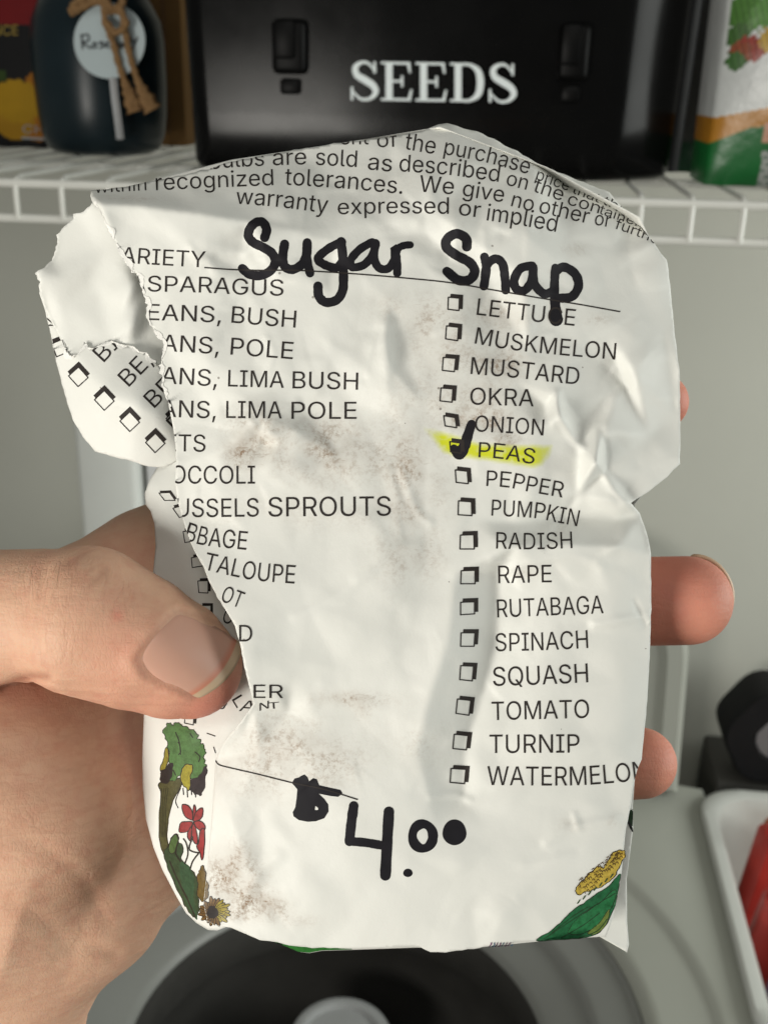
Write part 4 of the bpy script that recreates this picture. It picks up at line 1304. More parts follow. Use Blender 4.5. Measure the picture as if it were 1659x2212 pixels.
MAINP = ragged(TORN, 2.2, 5, 3) + ragged(ROLLED, .3, 9, 2) + ragged(FOLD, .3, 9, 4) + CREASE + ragged(BOTTOM, .8, 12, 5) + ragged(RIGHT, .5, 14, 6) + ragged(TOPE, .9, 12, 8)

# ---- relief of the front panel, mm
CP = [
    # top edge and shoulder
    (150, 380, -6), (196, 408, -3.2), (330, 384, -4.2), (480, 342, -5.6), (640, 312, -6.6), (770, 296, -7.0), (945, 262, -8.4), (1100, 306, -9), (1230, 372, -9.5), (1330, 412, -9.5), (1392, 466, -8.6), (1440, 556, -5), (1500, 500, -9),
    (500, 220, -10), (900, 200, -12), (1300, 240, -14), (1540, 400, -13), (100, 300, -9),
    # fold between flap and face
    (205, 432, 0.6), (300, 440, 1.0), (420, 455, 1.7), (540, 475, 2.2), (640, 492, 1.9), (760, 470, 1.6), (900, 470, 2.0), (1050, 480, 1.6), (1200, 512, 0.2), (1330, 560, -1.6), (1440, 610, -3.2),
    # shoulder crease on the right
    (1000, 330, -4.6), (1150, 378, -4.6), (1290, 452, -4.6), (1400, 528, -4.6), (700, 400, -1.6), (480, 400, -1.9), (880, 390, -2.0),
    # face
    (245, 520, .8), (300, 560, 1.4), (420, 540, 2.6), (470, 590, 3.3), (520, 560, 2.4), (560, 520, 3.3), (620, 560, 2.9), (330, 640, 1.4), (430, 690, 3.0), (560, 650, 3.4), (700, 640, 3.6), (840, 640, 3.8), (1000, 640, 3.6), (1150, 660, 2.8), (1300, 680, .8), (1450, 700, -2.4),
    (352, 760, 1.8), (470, 800, 3.6), (640, 790, 4.2), (780, 760, 4.0), (830, 740, 4.6), (875, 745, 3.6), (900, 850, 4.3), (840, 850, 4.7), (1000, 800, 4.4), (1100, 800, 3.6), (1250, 780, 1.6), (1460, 820, -2.4),
    # pinched right-hand side
    (1199, 846, 2.6), (1211, 898, 3.6), (1343, 818, -.4), (1375, 816, .5), (1303, 934, 1.9), (1260, 930, 1.2), (1251, 962, 1.6), (1307, 1014, .2), (1247, 1074, 1.2), (1287, 1006, 2.9), (1351, 1086, .9), (1400, 940, -.6), (1468, 1002, -1.2), (1469, 900, -2), (1366, 1086, -.2),
    (1100, 1000, 3.6), (1160, 930, 3.4), (1150, 1080, 3.0), (1100, 1130, 2.8), (1180, 1120, 1.4), (1260, 1120, .5), (1330, 1120, -.1), (1384, 1112, -.6),
    (1110, 1180, 4.1), (1240, 1178, 3.8), (1330, 1182, 2.9), (1404, 1198, .9), (1300, 1230, 3.2), (1404, 1300, .0),
    (380, 1000, 2.2), (470, 980, 4.0), (600, 960, 4.9), (560, 900, 5.2), (625, 925, 5.0), (575, 960, 3.9), (660, 900, 4.2), (760, 1000, 5.4), (900, 1000, 5.2), (980, 980, 4.6),
    (392, 1110, 3.0), (520, 1130, 4.7), (700, 1150, 5.6), (860, 1130, 5.6), (980, 1120, 4.6), (840, 1080, 5.3),
    # edge that lifts over the thumb
    (452, 1255, 5.4), (520, 1395, 8.2), (540, 1485, 7.4), (548, 1525, 5.6), (600, 1300, 6.8), (640, 1440, 6.6), (600, 1500, 6.6), (466, 1640, .8), (520, 1590, 3.6), (560, 1620, 4.4), (620, 1540, 5.0), (690, 1560, 5.6),
    (720, 1300, 6.4), (830, 1240, 6.1), (850, 1320, 5.9), (800, 1420, 6.5), (760, 1480, 5.9),
    # furrow left of the tick boxes
    (985, 1235, 5.4), (1075, 1240, 2.4), (970, 1380, 6.5), (1070, 1390, 2.2), (930, 1500, 6.6), (1040, 1500, 2.6), (900, 1620, 6.3), (1005, 1610, 2.9), (925, 1715, 5.4), (1000, 1725, 3.2), (940, 1800, 5.0), (1060, 1790, 4.2),
    (1200, 1260, 3.7), (1200, 1400, 3.5), (1180, 1550, 3.6), (1150, 1680, 3.6), (1330, 1330, 2.2), (1385, 1345, .4), (1330, 1400, 2.6), (1330, 1520, 2.2), (1394, 1560, .1), (1386, 1640, .3), (1340, 1660, 1.8),
    (455, 1800, .9), (442, 1940, .7), (520, 1720, 3.6), (640, 1700, 5.2), (780, 1700, 5.9), (520, 1850, 3.2), (640, 1850, 5.0), (800, 1850, 5.8), (1000, 1860, 5.2), (1180, 1840, 4.0), (1300, 1780, 2.6), (1352, 1790, 1.0), (1280, 1850, 3.0), (1340, 1880, .9),
    (500, 2000, 1.2), (560, 1960, 3.3), (760, 2046, 3.6), (900, 2044, 3.8), (960, 2056, 3.9), (1100, 1990, 3.8), (1300, 2022, 1.4), (1060, 2044, 3.2), (1220, 1960, 2.8),
    (480, 2150, 1.0), (1000, 2160, 2.5), (1400, 2100, 0), (1560, 1500, -3), (1560, 900, -4), (200, 1000, 0), (200, 1600, -2), (200, 2100, -2),
]
base = tin(CP)
sharp = blur(base, 5)
soft = blur(base, 26)


def zone(poly, s):
    return blur(inside(poly, XX, YY).astype(float), s)


crisp = np.clip(zone([(1060, 780), (1480, 760), (1480, 1260), (1060, 1220)], 25) + zone([(180, 400), (660, 440), (660, 620), (180, 640)], 25) + zone([(430, 1480), (680, 1500), (640, 1680), (430, 1680)], 20)
                + zone([(880, 1200), (1110, 1200), (1110, 1760), (880, 1760)], 25) * .85 + zone([(1040, 330), (1460, 330), (1460, 600), (1100, 420)], 20) * .8 + zone([(780, 660), (930, 660), (930, 900), (780, 900)], 20) + zone([(460, 860), (720, 860), (720, 1010), (460, 1010)], 20), 0, 1)
hm = soft + (sharp - soft) * crisp * 1.9 + (soft - blur(base, 70)) * .35
wr = np.clip(.35 + zone([(180, 250), (1480, 250), (1480, 720), (180, 720)], 60) * .55 + zone([(1050, 700), (1480, 700), (1480, 1450), (1050, 1250)], 50) * .6 + zone([(340, 700), (900, 700), (900, 1150), (340, 1150)], 60) * .3, 0, 1)
hm += facets(62, .10, 17, 9) + facets(120, .30, 18, 12)
hm += facets(170, .85, 11, 4) * wr + facets(84, .42, 12, 2.6) * wr + facets(40, .075, 13, 2) * (wr + .15)
hm += .45 * zone([(150, 431), (300, 441), (420, 456), (540, 476), (640, 493), (760, 490), (900, 520), (900, 640), (150, 640)], 4) * np.clip((760 - XX) / 200, 0, 1) * np.clip((640 - YY) / 160, 0, 1)
# individual pinch lines: (path, height mm, half-width units)
for path, a, wd_ in [
    ([(400, 600), (450, 560), (520, 545)], .35, 14), ([(410, 530), (425, 560)], .25, 9), ([(470, 560), (530, 590)], -.25, 12), ([(560, 480), (575, 560), (600, 590)], .3, 14),
    ([(540, 905), (580, 940), (640, 930)], .30, 10), ([(560, 960), (600, 900), (640, 870)], .32, 11), ([(575, 730), (590, 760), (580, 800)], .22, 9), ([(700, 1010), (760, 960)], .14, 12), ([(830, 700), (845, 790), (900, 860)], .35, 16),
    ([(870, 1020), (900, 1100), (930, 1130)], .25, 10), ([(770, 1250), (840, 1190), (900, 1175)], .2, 14), ([(640, 1330), (720, 1290), (800, 1240)], .2, 14),
    ([(1100, 1230), (1230, 1200), (1300, 1225)], .25, 10), ([(1285, 1350), (1340, 1340), (1392, 1330)], .5, 12), ([(1370, 1300), (1392, 1345)], -.4, 8), ([(1290, 1210), (1330, 1180)], .25, 8),
    ([(1205, 850), (1213, 905), (1255, 965)], .55, 10), ([(1290, 1000), (1330, 1060), (1360, 1086)], .5, 9), ([(1300, 930), (1306, 1010)], -.5, 10), ([(1240, 1080), (1200, 1150), (1180, 1180)], -.35, 10), ([(1060, 1210), (1090, 1215)], .3, 7),
    ([(930, 1722), (980, 1716), (1015, 1728)], .25, 8), ([(1120, 760), (1160, 730), (1190, 720)], .18, 8), ([(980, 690), (940, 720)], .2, 8), ([(690, 410), (770, 405)], .22, 7), ([(1000, 350), (1060, 358), (1100, 350)], .25, 8), ([(640, 380), (660, 372)], .3, 6),
    ([(760, 455), (820, 400), (860, 380)], .22, 14), ([(900, 480), (930, 420), (935, 390)], .2, 12), ([(1050, 560), (1045, 500)], .2, 10), ([(1180, 1820), (1230, 1790), (1330, 1770)], .35, 12), ([(1240, 1760), (1250, 1790)], .3, 8), ([(1130, 1870), (1230, 1850)], .2, 14),
    ([(500, 1990), (560, 1890), (600, 1850)], .25, 16), ([(1180, 630), (1240, 640), (1260, 655)], .15, 8), ([(1010, 900), (1060, 880)], .15, 9)]:
    d = dist_poly(catmull(path, 6), XX, YY, False)
    hm += 1.0 * a * np.maximum(0, 1 - d / (wd_ * 1.5)) ** 1.2
rc_ = np.random.default_rng(77)
for i in range(95):                             # hairline creases
    x0, y0 = rc_.uniform(260, 1440), rc_.uniform(290, 1960)
    an, ln = rc_.uniform(0, math.pi), rc_.uniform(40, 170)
    wt_ = .35 + .65 * sample(wr, x0, y0)
    dx, dy = math.cos(an), math.sin(an)
    mid = (x0 + dx * ln / 2 - dy * rc_.normal() * 9, y0 + dy * ln / 2 + dx * rc_.normal() * 9)
    pth = [(x0, y0), mid, (x0 + dx * ln, y0 + dy * ln)]
    d = dist_poly(pth, XX, YY, False)
    side_ = np.sign((XX - x0) * dy - (YY - y0) * dx)
    fade = np.clip(1 - np.abs(((XX - x0) * dx + (YY - y0) * dy) / ln - .5) * 1.7, 0, 1)
    hm += wt_ * fade * rc_.uniform(.10, .30) * rc_.choice((-1, 1)) * np.where(side_ > 0, np.maximum(0, 1 - d / 7), np.maximum(0, 1 - d / 26))
hm = blur(hm, 2.2)


# ---- left side fold (with the tick boxes and the broccoli)
SIDE = [(400, 985), (362, 992), (338, 1012), (322, 1040), (313, 1066), (315, 1090), (326, 1104), (334, 1130), (337, 1180), (330, 1250), (322, 1330), (316, 1440), (311, 1560), (308, 1640), (309, 1700), (316, 1770), (332, 1830), (352, 1880), (378, 1930), (402, 1972), (425, 1994), (450, 2009), (470, 2010), (488, 2003), (520, 1985), (500, 1900), (520, 1700), (600, 1560), (640, 1400), (560, 1200), (440, 1000)]
CPS = [(313, 1066, -3), (330, 1060, -1.4), (380, 1040, .0), (326, 1104, -2.6), (345, 1120, -.6), (337, 1180, -2.8), (400, 1180, .6), (326, 1300, -4.6), (420, 1260, .9), (440, 1330, .6), (316, 1440, -7), (430, 1450, -2.5), (500, 1500, -1.0), (600, 1500, 0), (308, 1640, -8), (360, 1640, -4.2), (420, 1640, -1.6), (466, 1640, .5), (312, 1740, -7.8), (456, 1790, .6), (380, 1780, -2.8), (352, 1880, -6.6), (402, 1880, -2.4), (444, 1900, .4), (402, 1972, -5), (430, 1960, -1.2), (470, 2008, -.6), (520, 1985, .2), (560, 1800, .6), (640, 1400, 1.5), (560, 1200, 1.2), (440, 1000, .6),
       (250, 1000, -8), (230, 1500, -14), (230, 2000, -14), (500, 2100, -3), (700, 1000, 2), (700, 2100, 2), (200, 900, -9)]
hs = blur(tin(CPS), 13) + facets(90, .10, 21, 5)
hs = np.minimum(hs, np.where(XX > 300, hm - .25, 99)) if False else hs

# ---- torn flap with tick boxes, folded outwards at the upper left
FLAP = [(84, 612), (92, 650), (103, 690), (112, 730), (122, 780), (140, 850), (158, 906), (180, 944), (206, 975), (240, 985), (284, 996), (322, 1008), (352, 1010), (376, 1000), (400, 975), (395, 900), (380, 840), (356, 800),
        (346, 792), (338, 780), (326, 774), (318, 762), (302, 760), (290, 748), (262, 744), (242, 736), (230, 742), (214, 746), (196, 752), (186, 742), (176, 752), (168, 766), (152, 768), (140, 748), (126, 700), (108, 650)]
CPF = [(84, 612, -3), (103, 690, -4), (140, 748, -2.0), (122, 780, -4), (158, 906, -3.4), (206, 975, -3), (240, 736, -.9), (300, 760, -.5), (346, 792, -.5), (230, 850, 1.6), (300, 880, 2.2), (340, 900, 1.4), (395, 900, -1.2), (284, 996, -1.4), (322, 1008, -1.6), (376, 1000, -1.8), (376, 960, -.8), (180, 800, -.4), (400, 800, -1.5), (60, 500, -4), (60, 1000, -5), (420, 1040, -3), (250, 1050, -3), (420, 600, -2)]
hf = blur(tin(CPF), 11) + facets(80, .12, 31, 5)

# ---- bare inner lining curling behind the tear
LINE = [(204, 436), (190, 448), (176, 460), (164, 464), (160, 474), (140, 490), (126, 508), (124, 528), (118, 545), (113, 564), (108, 566), (96, 578), (80, 590), (82, 610), (88, 640), (104, 680), (130, 730), (150, 775), (200, 785), (300, 800), (380, 830), (400, 780), (380, 700), (340, 640), (310, 580), (262, 520), (224, 446)]
CPL = [(204, 436, -.8), (164, 464, -2.2), (126, 508, -2.6), (113, 564, -2.6), (80, 590, -1.0), (104, 680, -2.6), (140, 600, -1.6), (150, 660, -2.6), (150, 775, -2.4), (220, 640, -2.4), (225, 540, -2.0), (262, 560, -1.2), (285, 620, 1.2), (288, 700, .5), (262, 690, -.6), (280, 760, -1.0), (300, 640, -.6), (318, 700, -1.9), (330, 760, -1.8), (310, 600, -.8), (400, 780, -2.2), (240, 740, -1.4), (270, 500, -1.0), (340, 640, -2.2), (60, 420, -3), (60, 800, -4), (420, 420, -1), (420, 860, -4), (200, 620, -2.6)]
hl = blur(tin(CPL), 9) + facets(70, .10, 41, 4)

mfl = zone(FLAP, 14)
hl = hl * (1 - mfl) + (hf - .22) * mfl

# ---- stains, and the yellow highlighter over PEAS
DIRT = [(925, 690, 40, 25, .5), (960, 760, 60, 40, .45), (1010, 860, 110, 45, .35), (930, 700, 50, 60, .3), (1040, 910, 70, 20, .75), (560, 940, 60, 50, .75), (520, 970, 30, 60, .6), (700, 990, 110, 50, .5), (720, 950, 60, 60, .45), (900, 990, 60, 120, .42), (1080, 680, 70, 30, .55), (1080, 790, 60, 30, .55), (1060, 770, 40, 60, .3), (1150, 620, 16, 8, .9), (1200, 586, 12, 6, .7), (1100, 955, 30, 20, .6),
        (640, 1110, 220, 40, .18), (870, 1080, 70, 160, .35), (900, 1210, 60, 50, .25), (760, 1510, 70, 14, .8), (780, 1540, 16, 26, .7), (640, 1620, 90, 60, .35), (560, 1600, 90, 90, .28), (720, 1640, 70, 40, .32), (600, 1680, 120, 60, .28), (900, 1600, 60, 60, .22),
        (505, 1890, 50, 40, .8), (530, 1930, 40, 40, .75), (560, 1950, 40, 20, .6), (600, 1960, 30, 24, .5), (520, 1850, 30, 30, .6), (470, 1910, 20, 40, .6), (520, 1975, 50, 14, .65), (640, 1990, 40, 14, .4), (440, 560, 40, 20, .15), (280, 430, 80, 10, .25), (1290, 690, 30, 12, .3), (1240, 540, 30, 14, .3), (1130, 1240, 20, 10, .3), (830, 400, 60, 30, .15), (1240, 1780, 30, 12, .25), (1330, 1770, 20, 20, .3), (1000, 520, 20, 60, .15), (850, 660, 60, 30, .25), (1090, 960, 24, 14, .5)]


def dirt_at(x, y):
    d = np.zeros(x.shape)
    for a, b, ra, rb, s in DIRT:
        d += s * np.exp(-(((x - a) / ra) ** 2 + ((y - b) / rb) ** 2))
    return np.clip(d, 0, 1)


Z7 = lambda x, y: (871 + x * .4, 622 + y * .4)
HLP = [Z7(*p) for p in ((115, 760), (230, 785), (330, 815), (420, 845), (600, 852), (700, 850), (800, 852), (790, 900), (745, 955), (700, 968), (560, 945), (420, 925), (300, 912), (215, 885), (165, 820))]


BVH = {}
EYE = Vector((0, 0, D0 / 1000))


def sheet(name, poly, A, parent, mat, thick=.10, stp=5.0, dirty=False, label=None):
    poly = [tuple(p) for p in poly]
    P = np.array(poly)
    gx = np.arange(P[:, 0].min() + stp / 2, P[:, 0].max(), stp)
    gy = np.arange(P[:, 1].min() + stp / 2, P[:, 1].max(), stp)
    X, Y = np.meshgrid(gx, gy)
    X = X + (np.arange(X.shape[0]) % 2)[:, None] * stp / 2
    X, Y = X.ravel(), Y.ravel()
    m = inside(poly, X, Y)
    X, Y = X[m], Y[m]
    m = dist_poly(poly, X, Y) > stp * .55
    X, Y = X[m], Y[m]
    n = len(poly)
    pts = [Vector(p) for p in poly] + [Vector((a, b)) for a, b in zip(X, Y)]
    vs_, es_, fs_, *_r = delaunay_2d_cdt(pts, [(i, (i + 1) % n) for i in range(n)], [], 1, 1e-3)
    v2 = np.array([(p.x, p.y) for p in vs_])
    h = sample(A, v2[:, 0], v2[:, 1])
    v3 = w3(v2[:, 0], v2[:, 1], h)
    fc = []
    for f in fs_:
        a, b, c = (v2[i] for i in f[:3])
        cr = (b[0] - a[0]) * (c[1] - a[1]) - (b[1] - a[1]) * (c[0] - a[0])
        fc.append(tuple(f) if cr < 0 else tuple(f[::-1]))
    o = mesh(name, v3, fc, mat, parent, True)
    BVH[name] = BVHTree.FromPolygons([tuple(q) for q in v3], fc)
    x, y = v2[:, 0], v2[:, 1]
    fattr(o.data, 'dirt', dirt_at(x, y) if dirty else np.zeros(len(x)))
    if dirty:
        ins_ = inside(HLP, x, y)
        dd = dist_poly(HLP, x, y)
        hlv = np.where(ins_, np.clip(.45 + dd / 14, 0, 1), np.clip(.45 - dd / 9, 0, 1))
        hlv *= np.clip(1.15 - .5 * np.clip((x - 1130) / 70, 0, 1) - .75 * np.clip((960 - x) / 40, 0, 1), 0, 1)
    else:
        hlv = np.zeros(len(x))
    fattr(o.data, 'marker_tint', hlv)
    sd = o.modifiers.new('paper_thickness', 'SOLIDIFY')
    sd.thickness = thick / 1000
    sd.offset = -1
    if label: o['label'] = label
    return o


front = sheet('front_panel', MAINP, hm, packet, M_PAPER, dirty=True)
side = sheet('side_fold', SIDE, hs, packet, M_PAPER, label='narrow left side fold printed with broccoli and flowers')
flap = sheet('torn_flap', ragged(FLAP[:19], .4, 10, 51) + ragged(FLAP[18:36] + FLAP[:1], 2.2, 5, 52)[1:-1], hf, packet, M_PAPER, label='torn printed flap folded out at the upper left')
lining = sheet('inner_lining', ragged(LINE[:15], 1.6, 6, 61) + LINE[15:], hl, packet, M_PAPER, label='bare white inside of the paper behind the tear')
# back panel, closing the pocket behind
BACK = [(340, 1300), (330, 1700), (360, 1850), (420, 1970), (500, 2004), (560, 2030), (590, 2034), (612, 2042), (645, 2056), (668, 2059), (695, 2054), (760, 2052), (900, 2047), (1000, 2050), (1160, 2034), (1292, 2022), (1345, 2052), (1354, 2058), (1358, 2040), (1354, 1990), (1353, 1900), (1362, 1830), (1367, 1790), (1366, 1745), (1370, 1690), (1386, 1560), (1396, 1390), (1398, 1200), (1370, 1090), (1440, 1010), (1458, 960), (1456, 800), (1430, 570), (1380, 470), (1180, 362), (950, 275), (780, 302), (500, 345), (260, 408), (225, 440), (300, 600), (350, 800), (365, 1000)]
CPB = [(340, 1300, -5), (330, 1700, -8), (360, 1850, -7), (500, 2004, -1.0), (760, 2050, 1.8), (900, 2046, 2.2), (1160, 2034, 1.4), (645, 2056, .8), (1292, 2022, -1.2), (1354, 2058, -2.6), (1353, 1900, -2), (1366, 1760, -2), (1386, 1560, -2.2), (1398, 1200, -2), (1440, 1010, -3.4), (1456, 800, -4.4), (1430, 570, -7), (1380, 470, -10.5), (1180, 362, -11.5), (950, 275, -10), (500, 345, -7.6), (260, 408, -5), (800, 1000, -7), (800, 1500, -8), (600, 1300, -7), (1100, 1300, -6), (800, 700, -6), (700, 1850, -4), (1100, 1850, -4), (300, 600, -6), (100, 400, -7), (100, 2100, -9), (1500, 2100, -4), (1560, 600, -10), (800, 200, -13)]
hb = blur(tin(CPB), 18) + facets(110, .12, 71, 6)
back = sheet('back_panel', BACK, hb, packet, M_PAPER)


# ---------------------------------------------------------------- print and writing on it
class Ink:
    def __init__(s): s.V, s.T, s.C, s.n = [], [], [], 0

    def add(s, vt, L=4.0, off=.04, hfun=None, clip=None, cut=None, col=None):
        v, t = refine(vt[0], vt[1], L)
        if clip is not None or cut is not None:
            c = v[t].mean(axis=1)
            keep = np.ones(len(t), bool)
            if clip is not None: keep &= inside(clip, c[:, 0], c[:, 1])
            if cut is not None: keep &= ~inside(cut, c[:, 0], c[:, 1])
            t = t[keep]
            if not len(t): return
            u, inv = np.unique(t, return_inverse=True)
            v, t = v[u], inv.reshape(t.shape)
        P = w3(v[:, 0], v[:, 1], np.zeros(len(v)))
        fall = None
        for i in range(len(P)):
            d = Vector(P[i]) - EYE
            d.normalize()
            for nm in hfun:
                q = BVH[nm].ray_cast(EYE, d)[0]
                if q is not None: break
            if q is None:
                q = (EYE + d * fall) if fall else Vector(P[i])
            fall = (q - EYE).length
            P[i] = q - d * (off / 1000)
        cr = (v[t[:, 1], 0] - v[t[:, 0], 0]) * (v[t[:, 2], 1] - v[t[:, 0], 1]) - (v[t[:, 1], 1] - v[t[:, 0], 1]) * (v[t[:, 2], 0] - v[t[:, 0], 0])
        t = np.where((cr > 0)[:, None], t[:, ::-1], t)
        s.V.append(P)
        s.T.append(t + s.n)
        s.C.append(np.tile(np.array(col if col else (0, 0, 0), float), (len(v), 1)))
        s.n += len(v)

    def build(s, name, mat, parent, tint=False):
        V, T = np.concatenate(s.V), np.concatenate(s.T)
        o = mesh(name, V, T, mat, parent, True)
        if tint: cattr(o.data, 'tint', np.concatenate(s.C))
        return o


H_main, H_side, H_flap, H_top, H_back = ('front_panel',), ('side_fold',), ('torn_flap',), ('front_panel', 'side_fold'), ('back_panel',)
pr = Ink()


def word(s, ctrl, cap, cap1=None, clip=False, slant=0.0, L=4.0):
    pr.add(along(ctrl, s, cap, cap1, slant), 2.5 if clip else L, .055, H_main, MAINP if clip else None)


# legal lines round the shoulder
CAPL = 35
word('ent', [(735, 312), (796, 312)], CAPL, clip=True)
word('of', [(815, 318), (858, 317)], 33, clip=True)
word('the', [(873, 322), (938, 333)], 37)
word('purchase', [(958, 333), (1050, 351), (1140, 376)], 35)
word('price', [(1156, 388), (1226, 412)], 27, 22)
word('that', [(1234, 416), (1292, 438)], 21, 19, True)
word('the', [(1300, 440), (1352, 462)], 19, 18, True)
word('bulbs', [(455, 366), (510, 361), (571, 358)], CAPL, clip=True)
word('are', [(590, 357), (662, 355)], 35)
word('sold', [(682, 356), (770, 361)], 36)
word('as', [(794, 366), (845, 371)], 36)
word('described', [(862, 370), (970, 378), (1076, 393)], 37, 36)
word('on', [(1092, 399), (1136, 410)], 32)
word('the', [(1150, 413), (1212, 434)], 32, 30)
word('con', [(1224, 441), (1292, 461)], 28, 24)
word('tainer', [(1292, 461), (1380, 490)], 21, 16, True)
word('within', [(205, 417), (317, 411)], 32, 34, True)
word('recognized', [(338, 411), (470, 405), (591, 400)], 35)
word('tolerances.', [(615, 399), (740, 407), (868, 419)], 37, 36)
word('We', [(905, 414), (979, 420)], 36)
word('give', [(998, 423), (1086, 437)], 35)
word('no', [(1103, 445), (1149, 457)], 33)
word('other', [(1163, 459), (1269, 483)], 34, 33)
word('or', [(1283, 485), (1316, 491)], 30)
word('further', [(1326, 493), (1380, 512), (1432, 534)], 24, 17, True)
word('warranty', [(510, 440), (600, 447), (706, 461)], 34, 38)
word('expressed', [(730, 463), (850, 461), (969, 462)], 33, 36)
word('or', [(990, 464), (1036, 470)], 34)
word('implied', [(1050, 476), (1125, 487), (1200, 501)], 36, 37)
# left column
word('VARIETY', [(226, 562), (300, 570), (443, 578)], 34, 35, True)
word('ASPARAGUS', [(280, 629), (430, 632), (530, 637), (612, 639)], 34, 35, True)
word('BEANS,', [(282, 690), (400, 694), (477, 697)], 35, clip=True)
word('BUSH', [(500, 697), (570, 703), (638, 708)], 36, 37)
word('BEANS,', [(282, 754), (400, 761), (472, 765)], 36, clip=True)
word('POLE', [(498, 766), (632, 776)], 37)
word('BEANS,', [(284, 824), (400, 831), (468, 835)], 36, clip=True)
word('LIMA', [(493, 835), (613, 838)], 36)
word('BUSH', [(632, 839), (773, 842)], 37)
word('BEANS,', [(284, 898), (400, 902), (466, 904)], 37, clip=True)
word('LIMA', [(489, 903), (609, 904)], 37)
word('POLE', [(630, 905), (770, 905)], 37)
word('BEETS', [(297, 974), (444, 976)], 37, clip=True)
word('BROCCOLI', [(312, 1043), (420, 1045), (551, 1045)], 39, clip=True)
word('BRUSSELS', [(318, 1114), (420, 1117), (559, 1116)], 40, clip=True)
word('SPROUTS', [(580, 1116), (844, 1114)], 42)
word('BBAGE', [(398, 1166), (440, 1178), (532, 1188)], 40, clip=True)
word('TALOUPE', [(440, 1230), (540, 1252), (636, 1261)], 38, 40, True)
word('OT', [(476, 1298), (518, 1314)], 36, clip=True)
word('D', [(517, 1386), (545, 1386)], 36, clip=True)
word('ER', [(548, 1508), (612, 1508)], 29, clip=True)
word('N', [(561, 1536), (581, 1530)], 16, clip=True, slant=.3)
word('T', [(580, 1532), (604, 1530)], 14)
# right column with tick boxes: (word, baseline, cap, box corners lower-left, lower-right, upper-right, upper-left)
RC = [('LETTUCE', [(1029, 680), (1130, 692), (1240, 704)], 36, (967, 668, 991, 671, 992, 644, 968, 642)),
      ('MUSKMELON', [(1025, 742), (1107, 756), (1220, 768), (1328, 777)], 36, (962, 732, 988, 736, 990, 707, 964, 704)),
      ('MUSTARD', [(1016, 808), (1110, 816), (1180, 824), (1249, 831)], 37, (955, 800, 981, 803, 984, 774, 957, 772)),
      ('OKRA', [(1015, 874), (1152, 878)], 37, (950, 866, 976, 869, 978, 840, 952, 838)),
      ('ONION', [(1025, 932), (1100, 936), (1173, 941)], 35, (961, 920, 986, 924, 983, 902, 958, 898)),
      ('PEAS', [(1033, 988), (1080, 991), (1152, 1003)], 33, (973, 976, 996, 979, 995, 957, 971, 954)),
      ('PEPPER', [(1050, 1050), (1095, 1053), (1140, 1062), (1214, 1075)], 34, (985, 1042, 1011, 1045, 1009, 1018, 983, 1015)),
      ('PUMPKIN', [(1061, 1114), (1150, 1119), (1200, 1128), (1246, 1137)], 35, (989, 1112, 1019, 1114, 1018, 1084, 990, 1082)),
      ('RADISH', [(1071, 1185), (1150, 1187), (1236, 1184)], 36, (993, 1186, 1024, 1186, 1023, 1155, 994, 1156)),
      ('RAPE', [(1076, 1260), (1191, 1258)], 38, (995, 1261, 1026, 1261, 1026, 1232, 996, 1233)),
      ('RUTABAGA', [(1074, 1334), (1180, 1330), (1303, 1325)], 39, (995, 1328, 1025, 1326, 1025, 1300, 995, 1301)),
      ('SPINACH', [(1070, 1407), (1170, 1405), (1270, 1400)], 39, (995, 1396, 1024, 1396, 1026, 1367, 996, 1367)),
      ('SQUASH', [(1065, 1482), (1165, 1479), (1270, 1474)], 41, (993, 1468, 1020, 1471, 1023, 1439, 995, 1438)),
      ('TOMATO', [(1062, 1556), (1272, 1551)], 40, (985, 1541, 1013, 1545, 1017, 1513, 988, 1510)),
      ('TURNIP', [(1057, 1627), (1251, 1626)], 40, (978, 1617, 1007, 1620, 1011, 1589, 981, 1586)),
      ('WATERMELON', [(1052, 1696), (1230, 1697), (1330, 1691), (1398, 1683)], 41, (972, 1690, 1003, 1693, 1006, 1662, 974, 1660))]


def tick_box(ink, ll, lr, ur, ul, off, hfun, clip=None, lw=2.6, sh=8.0, L=5):
    P = [np.array(p, float) for p in (ll, lr, ur, ul)]
    for a, b in ((0, 1), (1, 2), (2, 3), (3, 0)):
        ink.add(ribbon([P[a], P[b]], lw, 5, False), L, off + .001 * a, hfun, clip)
    ax = (P[1] - P[0]) / np.hypot(*(P[1] - P[0]))
    up = (P[3] - P[0]) / np.hypot(*(P[3] - P[0]))
    q = [P[3] + ax * 4 + up * .5, P[3] + ax * 5 + up * sh, P[2] + ax * sh + up * sh, P[1] + ax * sh + up * 4, P[1] + ax * .5 + up * 4, P[2] + (ax + up) * .5]
    ink.add(poly_tris(q), L, off + .006, hfun, clip)


for s_, bl_, cap_, b in RC:
    word(s_, bl_, cap_, clip=s_ == 'WATERMELON')
    tick_box(pr, b[0:2], b[2:4], b[4:6], b[6:8], .055, H_main)
# ruled lines
pr.add(ribbon([(443, 578), (500, 582), (560, 584), (640, 584), (760, 591), (880, 601), (975, 611), (1080, 629), (1180, 646), (1260, 659), (1338, 673)], 2.8, 10), 5, .058, H_main)
pr.add(ribbon([(466, 1643), (474, 1652), (500, 1659), (560, 1673), (632, 1691), (700, 1705), (772, 1727)], 2.8, 8), 5, .058, H_main, MAINP)
pr.build('printed_lettering', M_PRINT, front)

